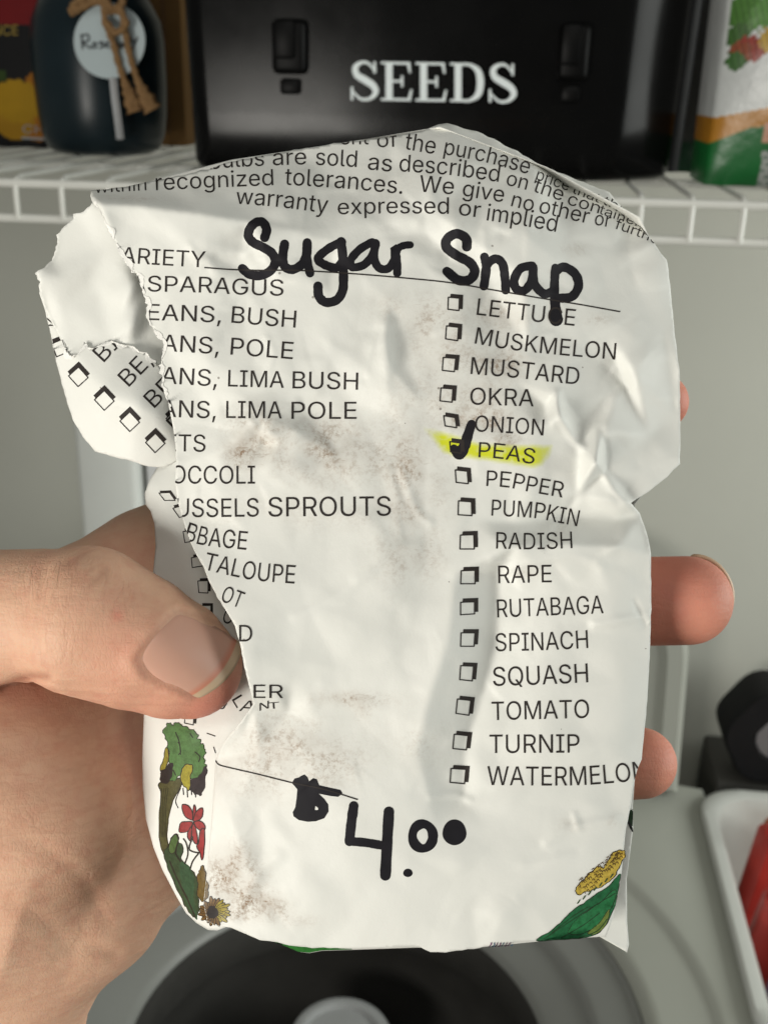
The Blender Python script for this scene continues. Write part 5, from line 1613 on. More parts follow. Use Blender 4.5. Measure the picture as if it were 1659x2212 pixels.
# marker: Sugar Snap, the tick, $ 4.00
mk, tk, pk = Ink(), Ink(), Ink()
Z4 = lambda x, y: (166 + x * .35, 249 + y * .35)
Z5 = lambda x, y: (705 + x * .475, 249 + y * .475)
Z6 = lambda x, y: (581 + x * .3, 1576 + y * .3)
strokes = [
    ([Z4(*p) for p in ((1160, 755), (1172, 705), (1150, 662), (1110, 660), (1072, 695), (1060, 745), (1090, 785), (1150, 815), (1205, 852), (1226, 905), (1195, 960), (1130, 990), (1065, 980), (1022, 945))], 20),
    ([Z4(*p) for p in ((1283, 795), (1272, 870), (1282, 930), (1330, 952), (1390, 920), (1418, 860), (1422, 790))], 20), ([Z4(*p) for p in ((1422, 785), (1420, 880), (1440, 975))], 19),
    ([(739, 523), (716, 533), (692, 551), (688, 562), (704, 573), (728, 578), (742, 560)], 19), ([(737, 522), (741, 560), (742, 600), (740, 628), (727, 648), (704, 653), (689, 640), (687, 618)], 20),
    ([(804, 523), (778, 538), (758, 561), (761, 577), (786, 572), (805, 550), (812, 526)], 18), ([(811, 525), (808, 556), (818, 578), (838, 580), (852, 560), (852, 536), (857, 562), (858, 590)], 18),
    ([(853, 560), (860, 537), (874, 530), (886, 529)], 16),
    ([(1008, 533), (1006, 515), (986, 505), (966, 516), (964, 534), (985, 551), (1014, 567), (1025, 586), (1014, 604), (990, 605), (965, 586)], 21),
    ([(1046, 555), (1050, 581), (1045, 618)], 19), ([(1047, 600), (1052, 572), (1070, 559), (1085, 570), (1090, 598), (1092, 627)], 19),
    ([(1149, 574), (1124, 580), (1110, 605), (1115, 624), (1133, 627), (1148, 606), (1151, 578)], 19), ([(1151, 577), (1154, 612), (1174, 634), (1192, 630)], 19),
    ([(1199, 578), (1197, 625), (1199, 660), (1201, 690)], [18, 20, 22, 29]), ([(1199, 586), (1218, 577), (1242, 592), (1249, 618), (1234, 641), (1204, 644)], 20),
    ([(980, 969), (992, 980), (1002, 965), (1009, 944), (1018, 916)], [18, 26, 24, 22, 19]),
    ([Z6(*p) for p in ((610, 550), (592, 680), (580, 805))], 21), ([Z6(*p) for p in ((580, 805), (700, 815), (830, 838))], 19), ([Z6(*p) for p in ((863, 592), (850, 820), (838, 1050))], 23)]
for i, (c_, w_) in enumerate(strokes):
    (mk if i < 15 else tk if i == 15 else pk).add(ribbon(c_, w_, 10, True, .05), 4, .022 + .0012 * i, H_main)
dol = [Z6(*p) for p in ((165, 385), (185, 352), (215, 345), (232, 333), (258, 323), (280, 345), (290, 372), (318, 350), (345, 356), (362, 400), (440, 418), (515, 434), (530, 458), (500, 485), (440, 478), (360, 462), (400, 500), (428, 540), (430, 590), (400, 638), (340, 660), (280, 664), (215, 652), (178, 625), (172, 595), (190, 560), (200, 490), (205, 430))]
hole = [Z6(*p) for p in ((335, 552), (346, 556), (357, 570), (352, 580), (332, 580))]
pk.add(poly_tris(dol), 2.5, .022, H_main, None, hole)
ring = [Z6(1107 + 74 * math.cos(a), 768 + 88 * math.sin(a)) for a in np.linspace(0, 2 * math.pi, 17)]
pk.add(ribbon(ring, [20 + 2 * math.sin(i * 1.3) for i in range(17)], 5, True), 4, .022, H_main)
for cx_, cy_, rx, ry in ((1335, 740, 86, 93), (1000, 1032, 34, 30)):
    pk.add(poly_tris([Z6(cx_ + rx * (1 + .03 * math.sin(3 * a)) * math.cos(a), cy_ + ry * math.sin(a)) for a in np.linspace(0, 2 * math.pi, 40, endpoint=False)]), 4, .022, H_main)
mk.build('marker_lettering', M_MARKER, front)
tk.build('tick_mark', M_MARKER, front)
pk.build('price_lettering', M_MARKER, front)

# torn fibres: the bare white core of the paper along the tears
fib = Ink()


def fibres(path, seed, nms, wmax, sgn):
    r = np.random.default_rng(seed)
    q = np.array(ragged(path, 1.2, 4, seed))
    d = np.gradient(q, axis=0)
    d /= np.maximum(np.hypot(d[:, 0], d[:, 1]), 1e-6)[:, None]
    w = wmax * (.18 + np.abs(np.convolve(r.normal(size=len(q)), np.hanning(11) / 2.6, 'same')) ** 1.4).clip(.15, 1.5)
    inn = q + sgn * np.c_[-d[:, 1], d[:, 0]] * w[:, None]
    out_ = q - sgn * np.c_[-d[:, 1], d[:, 0]] * 2.0
    v = np.concatenate([out_, inn])
    n = len(q)
    t = [(i, i + 1, n + i + 1) for i in range(n - 1)] + [(i, n + i + 1, n + i) for i in range(n - 1)]
    return v, np.array(t)


fib.add(fibres(TORN, 5, None, 7.5, -1), 3, .075, H_main, MAINP)
fib.build('torn_edge', M_CORE, front)
fib = Ink()
fib.add(fibres(FLAP[18:34], 6, None, 7.0, -1), 3, .07, H_flap, FLAP)
fib.build('torn_edge', M_CORE, flap)

# print on the torn flap
fl = Ink()
Zf = lambda x, y: (41.5 + x * .35, 414.8 + y * .35)


def dirv(deg): return np.array([math.cos(math.radians(deg)), -math.sin(math.radians(deg))])


def diamond(cx, cy, deg, sx, sy, clip=None, ink=fl, hf_=H_flap):
    a, u = dirv(deg) * sx / 2, dirv(deg + 90) * sy / 2
    c = np.array((cx, cy), float)
    tick_box(ink, c - a - u, c + a - u, c + a + u, c - a + u, .045, hf_, clip, 2.4, 8.5, 2.5 if clip is not None else 4)


FLAPT = [tuple(p) for p in FLAP]
NOTM = MAINP
for cx_, cy_, dg, sx, sy in ((129, 752, 22, 25, 30), (170, 814, 42, 29, 31), (226, 865, 43, 29, 31), (281, 911, 43, 29, 31), (336, 957, 43, 29, 30)):
    diamond(cx_, cy_, dg, sx, sy, FLAPT)


def fword(s, x, y, deg, ln, cap):
    p = np.array((x, y), float)
    fl.add(along([p, p + dirv(deg) * ln], s, cap), 2.5, .045, H_flap, FLAPT)


fword('BI', 226, 783, 47, 52, 37)
fword('BE,', 280, 836, 46, 74, 37)
fword('BE', 335, 882, 45, 62, 37)
fword('BEET', 384, 935, 44, 100, 37)
diamond(380, 905, 44, 28, 30, FLAPT)
fword('V', 116, 712, 70, 20, 24)
fword('A', 176, 750, 50, 22, 24)
fl.build('printed_lettering', M_PRINT, flap)

# print on the side fold
sd_ = Ink()
for ll, lr, ur, ul in (((356, 1081), (379, 1081), (367, 1064), (344, 1065)), ((388, 1118), (408, 1112), (396, 1092), (374, 1098)), ((400, 1172), (424, 1168), (422, 1146), (396, 1148)), ((416, 1226), (442, 1222), (438, 1200), (414, 1205)), ((430, 1280), (450, 1281), (450, 1254), (428, 1255)), ((440, 1334), (456, 1336), (456, 1308), (434, 1308)), ((399, 1562), (418, 1566), (420, 1540), (402, 1536))):
    tick_box(sd_, ll, lr, ur, ul, .045, H_side, None, 2.0, 6)
sd_.add(along([(479, 1343), (498, 1350), (520, 1360)], 'CO', 34), 3, .045, H_side)
sd_.add(along([(501, 1512), (512, 1530)], 'L', 24), 3, .045, H_side)
sd_.add(along([(516, 1536), (548, 1538)], 'A', 24, slant=.3), 3, .045, H_side)
sd_.add(along([(494, 1500), (520, 1470)], 'B', 16), 3, .045, H_side)
sd_.add(along([(488, 1492), (514, 1462)], 'G', 12), 3, .05, H_side)
sd_.add(along([(464, 1524), (482, 1535)], 'U', 18), 3, .045, H_side)
sd_.add(ribbon([(448, 1584), (465, 1590)], 2.2, 4, False), 4, .045, H_side)
sd_.add(ribbon([(462, 1614), (466, 1626)], 2.2, 4, False), 4, .045, H_side)
sd_.build('printed_lettering', M_PRINT, side)

# vegetable and flower pictures
dr = bro = Ink()
flo, crn = Ink(), Ink()
Z3 = lambda x, y: (248.9 + x * .2625, 1493.1 + y * .2625)
BLK = (.022, .016, .014)
lay = [0]
SIDEC = [p if p[1] < 1935 else (p[0] + 2, p[1] - 14) for p in SIDE]


def shape(pts, col, wig=2.0, outline=1.4, tr=Z3, seed=0, hf_=H_top):
    p = np.array([tr(*q) for q in pts])
    q = catmull(p, 5, True)
    r = np.random.default_rng(seed + len(pts))
    d = np.gradient(q, axis=0)
    d /= np.maximum(np.hypot(d[:, 0], d[:, 1]), 1e-6)[:, None]
    q = q + np.c_[-d[:, 1], d[:, 0]] * (np.sin(np.arange(len(q)) * 1.35) * wig * .6 + r.normal(size=len(q)) * wig * .35)[:, None]
    lay[0] += 1
    off = .025 + .0007 * lay[0]
    dr.add(poly_tris([tuple(a) for a in q]), 3, off, hf_, SIDEC if dr is bro else None, None, col)
    if outline:
        dr.add(ribbon(np.r_[q, q[:1]], outline * 1.4, 1, False), 6, off + .0003, hf_, SIDEC if dr is bro else None, None, BLK)


def line(pts, w, col=BLK, tr=Z3):
    lay[0] += 1
    dr.add(ribbon([tr(*q) for q in pts], w, 6), 5, .025 + .0007 * lay[0], H_top, None, None, col)


shape([(360, 760), (460, 735), (560, 715), (545, 780), (480, 900), (442, 1050), (430, 1200), (445, 1330), (410, 1345), (385, 1300), (365, 1200), (365, 1000), (380, 850)], (.085, .08, .03), .6)
shape([(430, 260), (470, 280), (505, 255), (560, 285), (620, 312), (672, 345), (692, 395), (722, 435), (742, 495), (735, 560), (748, 620), (720, 690), (690, 725), (630, 742), (600, 665), (560, 650), (520, 705), (470, 742), (440, 700), (452, 600), (440, 480), (425, 400), (402, 340)], (.085, .185, .055), 2.6)
shape([(398, 560), (420, 462), (442, 500), (432, 600), (392, 662), (372, 640)], (.26, .22, .03), .8)
shape([(370, 672), (400, 640), (462, 585), (482, 630), (450, 745), (382, 752)], (.025, .018, .016), 1.6, 0)
shape([(690, 690), (755, 612), (752, 700), (722, 840), (682, 852), (630, 825), (620, 745)], (.03, .02, .022), 2.2, 0)
shape([(550, 640), (600, 600), (642, 622), (622, 700), (612, 812), (580, 790), (545, 740)], (.34, .30, .03), 1.2)
for pts in ([(500, 340), (530, 420), (540, 520)], [(620, 350), (640, 380)], [(660, 500), (700, 540), (690, 580)], [(480, 650), (500, 690)], [(520, 420), (532, 440), (540, 500), (525, 520)]):
    line(pts, 2.4)
for i in range(5):
    line([(560 + i * 34, 800 + 10 * (i % 2)), (565 + i * 33, 850 + 20 * (i % 2))], 2.6)
for i in range(4):
    line([(385 + i * 18, 800), (378 + i * 14, 950), (382 + i * 12, 1200)], 1.6, (.03, .03, .015))
line([(540, 800), (500, 900), (520, 960)], 2)
dr = flo
for pts in ([(640, 1060), (570, 1020), (555, 932), (622, 960)], [(640, 1060), (650, 935), (668, 990)], [(645, 1070), (670, 990), (722, 962), (712, 1045)], [(640, 1080), (560, 1075), (534, 1100), (532, 1160), (600, 1150)], [(650, 1080), (700, 1068), (738, 1100), (738, 1140), (690, 1140)], [(640, 1090), (665, 1130), (682, 1235), (660, 1255), (632, 1190)], [(630, 1120), (600, 1160), (598, 1200), (622, 1230)], [(700, 1150), (736, 1140), (735, 1290), (718, 1390), (700, 1330), (672, 1280), (690, 1240)]):
    shape(pts, (.30, .03, .03), .4, 1.6)
shape([(440, 1270), (478, 1185), (520, 1180), (525, 1240), (562, 1285), (545, 1380), (585, 1425), (640, 1482), (680, 1560), (685, 1700), (690, 1800), (672, 1848), (640, 1850), (600, 1800), (560, 1730), (480, 1560), (425, 1420), (405, 1335)], (.038, .07, .03), 1.4)
shape([(440, 1290), (475, 1195), (515, 1190), (510, 1280), (470, 1340)], (.075, .13, .04), 1.0)
shape([(530, 1500), (560, 1400), (640, 1500), (650, 1700), (680, 1880), (600, 1760)], (.035, .085, .04), 1.5, 0)
for pts in ([(565, 1215), (590, 1260), (600, 1340), (575, 1420)], [(640, 1200), (610, 1290), (640, 1320), (690, 1330)], [(690, 1330), (640, 1400), (620, 1460)], [(520, 1240), (500, 1330), (540, 1400)], [(450, 1400), (520, 1560), (600, 1720), (660, 1860)]):
    line(pts, 3.4, (.025, .02, .014))
shape([(690, 1480), (730, 1440), (750, 1540), (770, 1640), (740, 1720), (690, 1700), (680, 1560)], (.15, .095, .02), 2.2)
for k in range(26):
    a = 2 * math.pi * k / 26
    r0, r1 = 50, (150 if math.cos(a) > -.2 else 120) * (1 + .12 * math.sin(k * 2.7))
    c0 = np.array((805, 1815.))
    d_ = np.array((math.cos(a) * .95, math.sin(a) * .78))
    n_2 = np.array((-math.sin(a), math.cos(a)))
    shape([tuple(c0 + d_ * r0 - n_2 * 10), tuple(c0 + d_ * r1 * .75 - n_2 * 15), tuple(c0 + d_ * r1), tuple(c0 + d_ * r1 * .75 + n_2 * 15), tuple(c0 + d_ * r0 + n_2 * 10)], ((.34, .27, .03) if math.cos(a) > .55 else (.18, .10, .03)), .2, 1.1)
shape([(760, 1800), (790, 1765), (830, 1780), (850, 1820), (830, 1860), (790, 1870), (760, 1845)], (.02, .012, .01), 1.5, 0)
# corn in the lower right corner
dr = crn
Zc = lambda x, y: (953.9 + x * .425, 1700.5 + y * .425)
shape([(480, 780), (540, 740), (600, 690), (660, 630), (720, 590), (760, 560), (850, 500), (905, 440), (900, 500), (880, 600), (840, 690), (790, 745), (700, 768), (600, 775)], (.02, .13, .05), .8, 1.0, Zc)
shape([(640, 740), (700, 660), (800, 590), (880, 520), (868, 600), (800, 690), (720, 742)], (.025, .17, .06), .8, 1.0, Zc)
shape([(740, 742), (800, 690), (850, 620), (838, 690), (790, 742)], (.16, .22, .05), .6, .8, Zc)
for pts in ([(520, 770), (640, 690), (780, 600), (880, 540)], [(600, 770), (720, 700), (800, 640)], [(560, 740), (660, 660), (740, 610)], [(700, 766), (790, 730), (840, 670)]):
    line(pts, 2.2, (.02, .06, .025), Zc)
shape([(685, 510), (720, 470), (770, 420), (800, 400), (825, 410), (860, 345), (890, 325), (925, 322), (930, 345), (905, 400), (880, 450), (850, 480), (800, 510), (740, 530), (690, 545)], (.56, .41, .07), 1.6, 1.4, Zc)
for i in range(15):
    for j in range(4):
        u, v_ = (i + .5) / 15, (j + .5) / 4
        a0, a1 = np.array((705., 520.)), np.array((915., 335.))
        nn_ = np.array((-.66, -.75))
        wdt = 88 * (1 - .45 * u) * (1 if i % 7 else .7)
        p = a0 + (a1 - a0) * u + nn_ * (v_ - .45) * wdt + RNG.normal(size=2) * 4
        line([tuple(p + (-7, 3)), tuple(p + (0, -4)), tuple(p + (6, 4))], 1.7, (.10, .055, .02), Zc)
for i in range(7):
    line([(690 + i * 28, 590 - i * 22), (700 + i * 28, 575 - i * 22)], 3, (.05, .09, .04), Zc)
for i in range(8):
    c_ = ((.16, .06, .14), (.06, .11, .17), (.12, .05, .10))[i % 3]
    line([(240 + i * 16, 812 - i), (252 + i * 15, 797 + (i % 2) * 8), (250 + i * 16, 792)], 2.2, c_, Zc)
bro.build('broccoli_picture', M_DRAW, front, True)
flo.build('flower_picture', M_DRAW, front, True)
crn.build('corn_picture', M_DRAW, front, True)
# print that shows on the back panel's edges
bkI = Ink()
bkI.add(poly_tris([(560, 2030), (590, 2034), (612, 2042), (645, 2056), (668, 2058), (695, 2053), (760, 2051), (760, 2030), (600, 2010)]), 5, .03, H_back, BACK, None, (.03, .17, .03))
bkI.build('leaf_print', M_DRAW, back, True)
bkI = Ink()
bkI.add(poly_tris([(1355, 1752), (1367, 1748), (1366, 1785), (1350, 1775), (1340, 1760)]), 4, .03, H_back, BACK, None, (.03, .06, .03))
for i in range(4):
    bkI.add(ribbon([(1352 + i * 3, 1768 + i * 4), (1362 + i * 2, 1790 + i * 3)], 3, 4, False), 4, .045, H_back, BACK, None, (.03, .03, .03))
bkI.build('leaf_print', M_DRAW, back, True)

# ================================================================== the hand
def P3(px, py, h):
    k = S * (D0 - h) / D0
    return np.array([(px - CX) * k, -(py - CY) * k, h])


def rad(rpx, h): return rpx * S * (D0 - h) / D0


# chains of (unit x, unit y, relief mm, radius units)
CH = {
    'thumb': [(-160, 1335, -2, 165), (0, 1335, 1.0, 148), (95, 1328, 3.0, 143), (190, 1342, 4.2, 164), (290, 1385, 4.0, 148), (370, 1422, 3.2, 130), (412, 1440, 2.6, 112)],
    'web': [(60, 1420, -14, 190), (260, 1290, -21, 150), (420, 1200, -25, 120)],
    'palm_a': [(-60, 1620, -9, 250), (70, 1740, -13, 250), (150, 1850, -17, 190)],
    'palm_b': [(120, 1500, -17, 210), (220, 1700, -22, 170), (250, 1870, -20, 150), (235, 1960, -18, 112)],
    'heel': [(60, 1900, -14, 240), (190, 1930, -16, 150)],
    'wrist': [(60, 1960, -18, 220), (-20, 2130, -20, 215), (-90, 2400, -22, 235)],
    'palm_c': [(300, 1400, -27, 150), (430, 1600, -27, 150), (360, 1800, -25, 130)],
}
FING = {
    'index': [(330, 1230, -26, 135), (700, 1085, -22, 115), (1080, 975, -19, 98), (1300, 905, -17, 78), (1424, 868, -15.5, 62)],
    'middle': [(380, 1360, -26, 140), (760, 1310, -22, 118), (1100, 1305, -18, 102), (1330, 1300, -13, 96), (1484, 1297, -9.5, 96)],
    'ring': [(420, 1520, -26, 135), (760, 1570, -22, 110), (1040, 1620, -18, 98), (1260, 1650, -13, 84), (1384, 1648, -10, 76)],
    'little': [(380, 1670, -26, 110), (640, 1780, -22, 92), (860, 1850, -19, 80), (1000, 1880, -16, 66)],
}


def chain_sdf(ch, X, Y, Z, k=3.0):
    d = None
    for a, b in zip(ch, ch[1:]):
        A, B = P3(*a[:3]), P3(*b[:3])
        ra, rb = rad(a[3], a[2]), rad(b[3], b[2])
        ab = B - A
        t = np.clip(((X - A[0]) * ab[0] + (Y - A[1]) * ab[1] + (Z - A[2]) * ab[2]) / (ab @ ab), 0, 1)
        q = np.sqrt((X - A[0] - t * ab[0]) ** 2 + (Y - A[1] - t * ab[1]) ** 2 + (Z - A[2] - t * ab[2]) ** 2) - (ra + (rb - ra) * t)
        d = q if d is None else np.minimum(d, q)
    return d


def smin(a, b, k):
    h = np.clip(.5 + .5 * (b - a) / k, 0, 1)
    return b + (a - b) * h - k * h * (1 - h)


NAILP = [(291, 1425), (300, 1410), (340, 1362), (378, 1324), (392, 1322), (450, 1337), (510, 1366), (524, 1396), (522, 1410), (480, 1460), (428, 1507), (398, 1498), (350, 1480), (311, 1460)]


def hand_sdf(X, Y, Z):
    d = chain_sdf(CH['palm_a'], X, Y, Z)
    for nme, k in (('palm_b', 4.0), ('palm_c', 5.0), ('heel', 4.0), ('wrist', 6.0), ('web', 4.0)):
        d = smin(d, chain_sdf(CH[nme], X, Y, Z), k)
    fg = None
    for c in FING.values():
        q = chain_sdf(c, X, Y, Z)
        fg = q if fg is None else smin(fg, q, 1.0)
    d = smin(d, fg, 3.0)
    th = chain_sdf(CH['thumb'], X, Y, Z)
    d = smin(d, th, 1.6)
    # nail bed, cuticle fold and creases, laid over the thumb
    kk = D0 / (S * (D0 - Z))
    px, py = X * kk + CX, CY - Y * kk
    near = (np.abs(d) < 2.5) & (Z > 0) & (px > 240) & (px < 560) & (py > 1280) & (py < 1560)
    if near.any():
        x, y = px[near], py[near]
        ins_ = inside(NAILP, x, y)
        dd = dist_poly(NAILP, x, y)
        add = np.where(ins_, .30 * np.clip(dd / 14, 0, 1), -.34 * np.exp(-((dd - 12) / 12) ** 2) * np.clip((480 - x) / 60, 0, 1))
        d[near] += add
    for path, amp, w in [([(0, 1487), (40, 1470), (70, 1461), (104, 1462)], .9, 9), ([(95, 1230), (88, 1290), (80, 1350)], .25, 9), ([(135, 1225), (170, 1205), (185, 1196)], .28, 8), ([(195, 1265), (215, 1245), (232, 1232)], .25, 8), ([(240, 1310), (270, 1290), (290, 1272)], .14, 7), ([(150, 1300), (190, 1270)], .16, 8), ([(60, 1300), (70, 1370), (100, 1420)], .25, 12),
                        ([(20, 1560), (100, 1552), (190, 1545)], .25, 10), ([(0, 1620), (100, 1610), (220, 1590)], .3, 14), ([(0, 1690), (120, 1685), (260, 1640)], .25, 14), ([(0, 1800), (90, 1830), (180, 1900), (230, 1990)], .35, 16), ([(120, 2060), (180, 2040), (250, 2062)], .5, 12), ([(30, 1960), (90, 1985), (150, 2050)], .3, 14), ([(235, 1660), (262, 1760), (262, 1850)], .12, 20)]:
        P = np.array(path)
        x0, x1, y0, y1 = P[:, 0].min() - 40, P[:, 0].max() + 40, P[:, 1].min() - 40, P[:, 1].max() + 40
        m = (np.abs(d) < 2.5) & (Z > -30) & (px > x0) & (px < x1) & (py > y0) & (py < y1)
        if m.any():
            d[m] += .55 * amp * np.exp(-(dist_poly(catmull(path, 5), px[m], py[m], False) / w) ** 2)
    return d


def surface_nets(org, shape, hh, fun):
    xs = [org[i] + hh * np.arange(shape[i]) for i in range(3)]
    f = np.empty(shape, np.float32)
    for i0 in range(0, shape[0], 24):
        X, Y, Z = np.meshgrid(xs[0][i0:i0 + 24], xs[1], xs[2], indexing='ij')
        f[i0:i0 + 24] = fun(X, Y, Z)
    s = f < 0
    c = [s[i:shape[0] - 1 + i, j:shape[1] - 1 + j, k:shape[2] - 1 + k] for i in (0, 1) for j in (0, 1) for k in (0, 1)]
    tot = sum(q.astype(np.int8) for q in c)
    act = (tot > 0) & (tot < 8)
    ii, jj, kk = np.nonzero(act)
    idx = np.full(act.shape, -1, np.int64)
    idx[ii, jj, kk] = np.arange(len(ii))
    pos = np.zeros((len(ii), 3))
    cnt = np.zeros(len(ii))
    cor = [(i, j, k) for i in (0, 1) for j in (0, 1) for k in (0, 1)]
    for a in range(8):
        for b in range(a + 1, 8):
            if sum(abs(p - q) for p, q in zip(cor[a], cor[b])) != 1: continue
            fa = f[ii + cor[a][0], jj + cor[a][1], kk + cor[a][2]]
            fb = f[ii + cor[b][0], jj + cor[b][1], kk + cor[b][2]]
            m = (fa < 0) != (fb < 0)
            t = np.where(m, fa / np.where(m, fa - fb, 1), 0)
            p = np.array(cor[a]) + t[:, None] * (np.array(cor[b]) - np.array(cor[a]))
            pos[m] += p[m]
            cnt[m] += 1
    pos = (pos / cnt[:, None] + np.c_[ii, jj, kk]) * hh + np.array(org)
    F_ = []
    for ax in range(3):
        u, v = [(1, 2), (2, 0), (0, 1)][ax]
        sl0 = [slice(None)] * 3; sl1 = [slice(None)] * 3
        sl0[ax] = slice(0, -1); sl1[ax] = slice(1, None)
        ch = s[tuple(sl0)] != s[tuple(sl1)]
        e = np.array(np.nonzero(ch)).T
        ok = (e[:, u] > 0) & (e[:, v] > 0) & (e[:, u] < shape[u] - 1) & (e[:, v] < shape[v] - 1)
        e = e[ok]
        ins_ = s[e[:, 0], e[:, 1], e[:, 2]]
        q = []
        for du, dv in ((-1, -1), (0, -1), (0, 0), (-1, 0)):
            w = e.copy()
            w[:, u] += du; w[:, v] += dv
            q.append(idx[w[:, 0], w[:, 1], w[:, 2]])
        q = np.stack(q, 1)
        q[~ins_] = q[~ins_][:, ::-1]
        F_.append(q)
    return pos, np.concatenate(F_)


HS = .55
org = (-66.0, -80.0, -43.0)
dims = (int(118 / HS), int(108 / HS), int(62 / HS))
hv, hfc = surface_nets(org, dims, HS, hand_sdf)
hand = mesh('hand', hv / 1000.0, hfc, M_SKIN, None, True)
hand.matrix_world = PM
tag(hand, 'bare hand gripping the white seed packet, thumb in front and fingers behind', 'hand')
sm = hand.modifiers.new('relax', 'SMOOTH')
sm.factor = .5
sm.iterations = 2
kk = D0 / (S * (D0 - hv[:, 2]))
hpx, hpy = hv[:, 0] * kk + CX, CY - hv[:, 1] * kk
bl_ = np.zeros(len(hv))
for a, b, h_, r, s_ in ((1520, 1290, -9, 150, .95), (1400, 1300, -12, 130, .7), (1420, 1650, -10, 130, .95), (1470, 868, -15, 90, 1.0), (440, 1530, 2, 70, .8), (340, 1555, 1, 90, .55), (500, 1480, 2, 70, .7), (200, 1480, 2, 80, .35), (300, 1440, 8, 90, .25), (250, 1380, 10, 80, .2), (290, 1240, -18, 90, .3), (290, 1650, -16, 90, .45), (270, 1750, -18, 80, .3), (60, 1490, 0, 60, .3), (255, 1332, 12, 12, .6)):
    bl_ += s_ * np.exp(-(((hpx - a) / r) ** 2 + ((hpy - b) / r) ** 2 + ((hv[:, 2] - h_) / 9.0) ** 2))
fattr(hand.data, 'blush', np.clip(bl_, 0, 1))
fa_ = np.zeros(len(hv))
for a, b, r in ((190, 1235, 75), (90, 1270, 60), (265, 1300, 40), (120, 1390, 60), (390, 1300, 25)):
    fa_ += np.exp(-(((hpx - a) / r) ** 2 + ((hpy - b) / (r * 1.1)) ** 2)) * (hv[:, 2] > 0)
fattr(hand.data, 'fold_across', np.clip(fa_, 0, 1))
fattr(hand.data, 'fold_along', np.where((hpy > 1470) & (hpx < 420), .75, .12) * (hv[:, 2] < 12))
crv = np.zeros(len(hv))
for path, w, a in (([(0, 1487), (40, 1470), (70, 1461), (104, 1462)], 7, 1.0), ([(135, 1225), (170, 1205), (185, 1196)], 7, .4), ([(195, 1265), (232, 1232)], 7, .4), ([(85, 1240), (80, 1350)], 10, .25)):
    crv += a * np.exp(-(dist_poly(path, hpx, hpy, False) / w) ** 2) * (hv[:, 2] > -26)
for a, b in zip(NAILP, NAILP[1:] + NAILP[:1]): pass
nm_ = (hv[:, 2] > 0) & (hpx > 250) & (hpx < 540) & (hpy > 1290) & (hpy < 1540)
crv[nm_] += .5 * np.exp(-(dist_poly(NAILP, hpx[nm_], hpy[nm_]) / 7) ** 2)
fattr(hand.data, 'crease', np.clip(crv, 0, 1))


def surf_h(px, py, lo=-12, hi=20, n=160):
    h = np.linspace(hi, lo, n)
    Xs = np.stack([P3(px, py, q) for q in h])
    return Xs


# thumb nail, a curved plate that follows the thumb
NU, NV = 28, 22
V, Ed = [], []
cub = lambda a, b, t, bow: np.array(a) * (1 - t) + np.array(b) * t + np.array(bow) * 4 * t * (1 - t)
for i in range(NU + 1):
    for j in range(NV + 1):
        u, v_ = i / NU, j / NV
        c0 = cub((289, 1428), (383, 1320), v_, (-9, -8))           # cuticle
        c1 = cub((424, 1511), (526, 1394), v_, (17, 12))           # free edge
        s0, s1 = cub((289, 1428), (424, 1511), u, (-3, 10)), cub((383, 1320), (526, 1394), u, (4, -8))
        p = c0 * (1 - u) + c1 * u + (s0 * (1 - v_) + s1 * v_) - (np.array((289, 1428)) * (1 - u) * (1 - v_) + np.array((424, 1511)) * u * (1 - v_) + np.array((383, 1320)) * (1 - u) * v_ + np.array((526, 1394)) * u * v_)
        V.append((p[0], p[1]))
        Ed.append(u)
pp = np.array(V)
hh_ = np.linspace(20, -10, 200)
hv_n = []
X = (pp[:, 0, None] - CX) * S * (D0 - hh_) / D0
Y = -(pp[:, 1, None] - CY) * S * (D0 - hh_) / D0
dd_ = chain_sdf(CH['thumb'], X, Y, np.broadcast_to(hh_, X.shape))
first = np.argmax(dd_ < 0, axis=1)
none = ~(dd_ < 0).any(axis=1)
hN = hh_[first]
hN[none] = np.nan
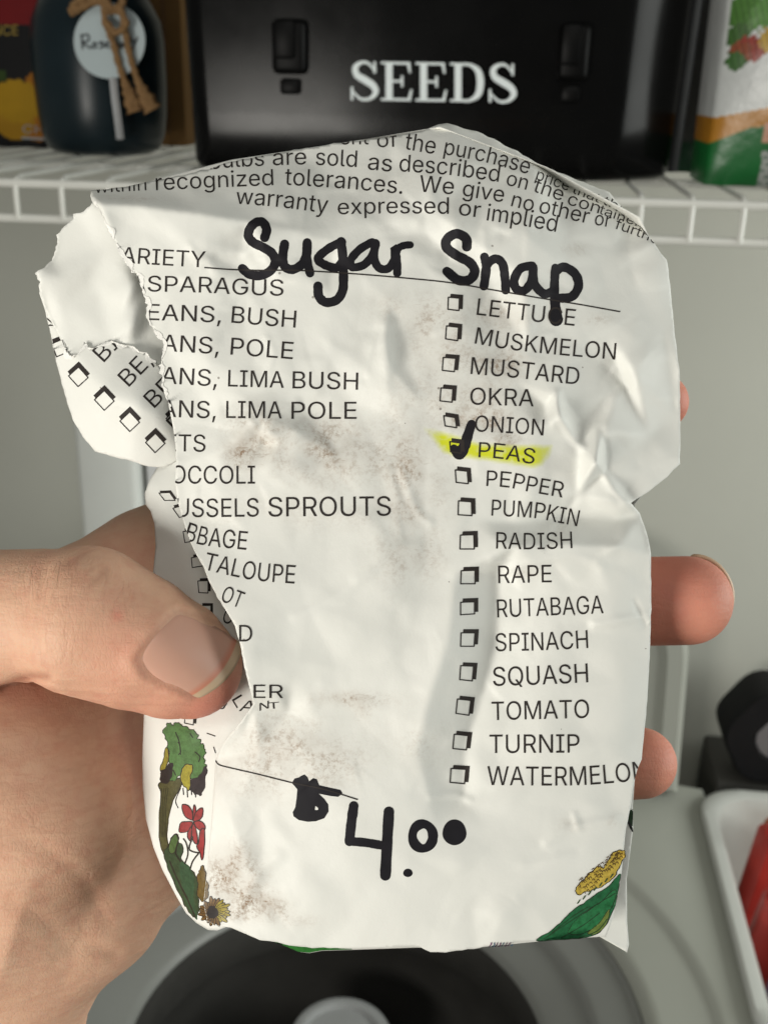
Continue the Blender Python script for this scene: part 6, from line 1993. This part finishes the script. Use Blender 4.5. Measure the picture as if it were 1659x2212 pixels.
uu, vv = np.array(Ed), np.tile(np.arange(NV + 1) / NV, NU + 1)
# a smooth plate: fit a quadratic surface to the thumb under it
ok = ~np.isnan(hN) & (uu < .92)
Amat = lambda x, y: np.c_[np.ones_like(x), x, y, x * x, x * y, y * y]
xs_, ys_ = (pp[:, 0] - 400) / 100, (pp[:, 1] - 1420) / 100
co, *_ = np.linalg.lstsq(Amat(xs_[ok], ys_[ok]), hN[ok], rcond=None)
hq_ = Amat(xs_, ys_) @ co
edge_side = np.minimum(vv, 1 - vv)
hq_ = hq_ + .06 - .42 * np.clip(1 - edge_side / .10, 0, 1) ** 2 - .40 * np.clip(1 - uu / .10, 0, 1) ** 2
v3 = w3(pp[:, 0], pp[:, 1], hq_)
F_ = []
for i in range(NU):
    for j in range(NV):
        a = i * (NV + 1) + j
        F_.append((a, a + NV + 1, a + NV + 2, a + 1))
nail = mesh('thumbnail', v3, F_, M_NAIL, hand, True)
fattr(nail.data, 'edge', uu)
so = nail.modifiers.new('plate', 'SOLIDIFY')
so.thickness = .0004
so.offset = -1
# the pale nail rim that shows beyond the middle fingertip
V, F_, E2 = [], [], []
TC, TR = P3(1484, 1297, -9.5), rad(96, -9.5)
for i in range(15):
    a = math.radians(-80 + 96 * i / 14)
    tp = 1 - abs(i / 14 * 2 - 1) ** 3
    for j in range(7):
        be = .10 + .17 * j
        r = TR + (.26 * tp * max(0, 1 - j / 2.2) + .16 * tp - .12)
        V.append((TC + r * np.array((math.cos(be) * math.cos(a), -math.cos(be) * math.sin(a), -math.sin(be)))) / 1000)
        E2.append(.97 if j < 2 else .4)
for i in range(14):
    for j in range(6):
        q = i * 7 + j
        F_.append((q, q + 1, q + 8, q + 7))
fn = mesh('fingernail', V, F_, M_NAIL, hand, True)
fattr(fn.data, 'edge', E2)
so = fn.modifiers.new('plate', 'SOLIDIFY')
so.thickness = .0005
print('hand verts', len(hv), 'washer half width', hw, 'yR', yR, 'ZS', ZS, 'YB', YB, 'jar', cj, rj)
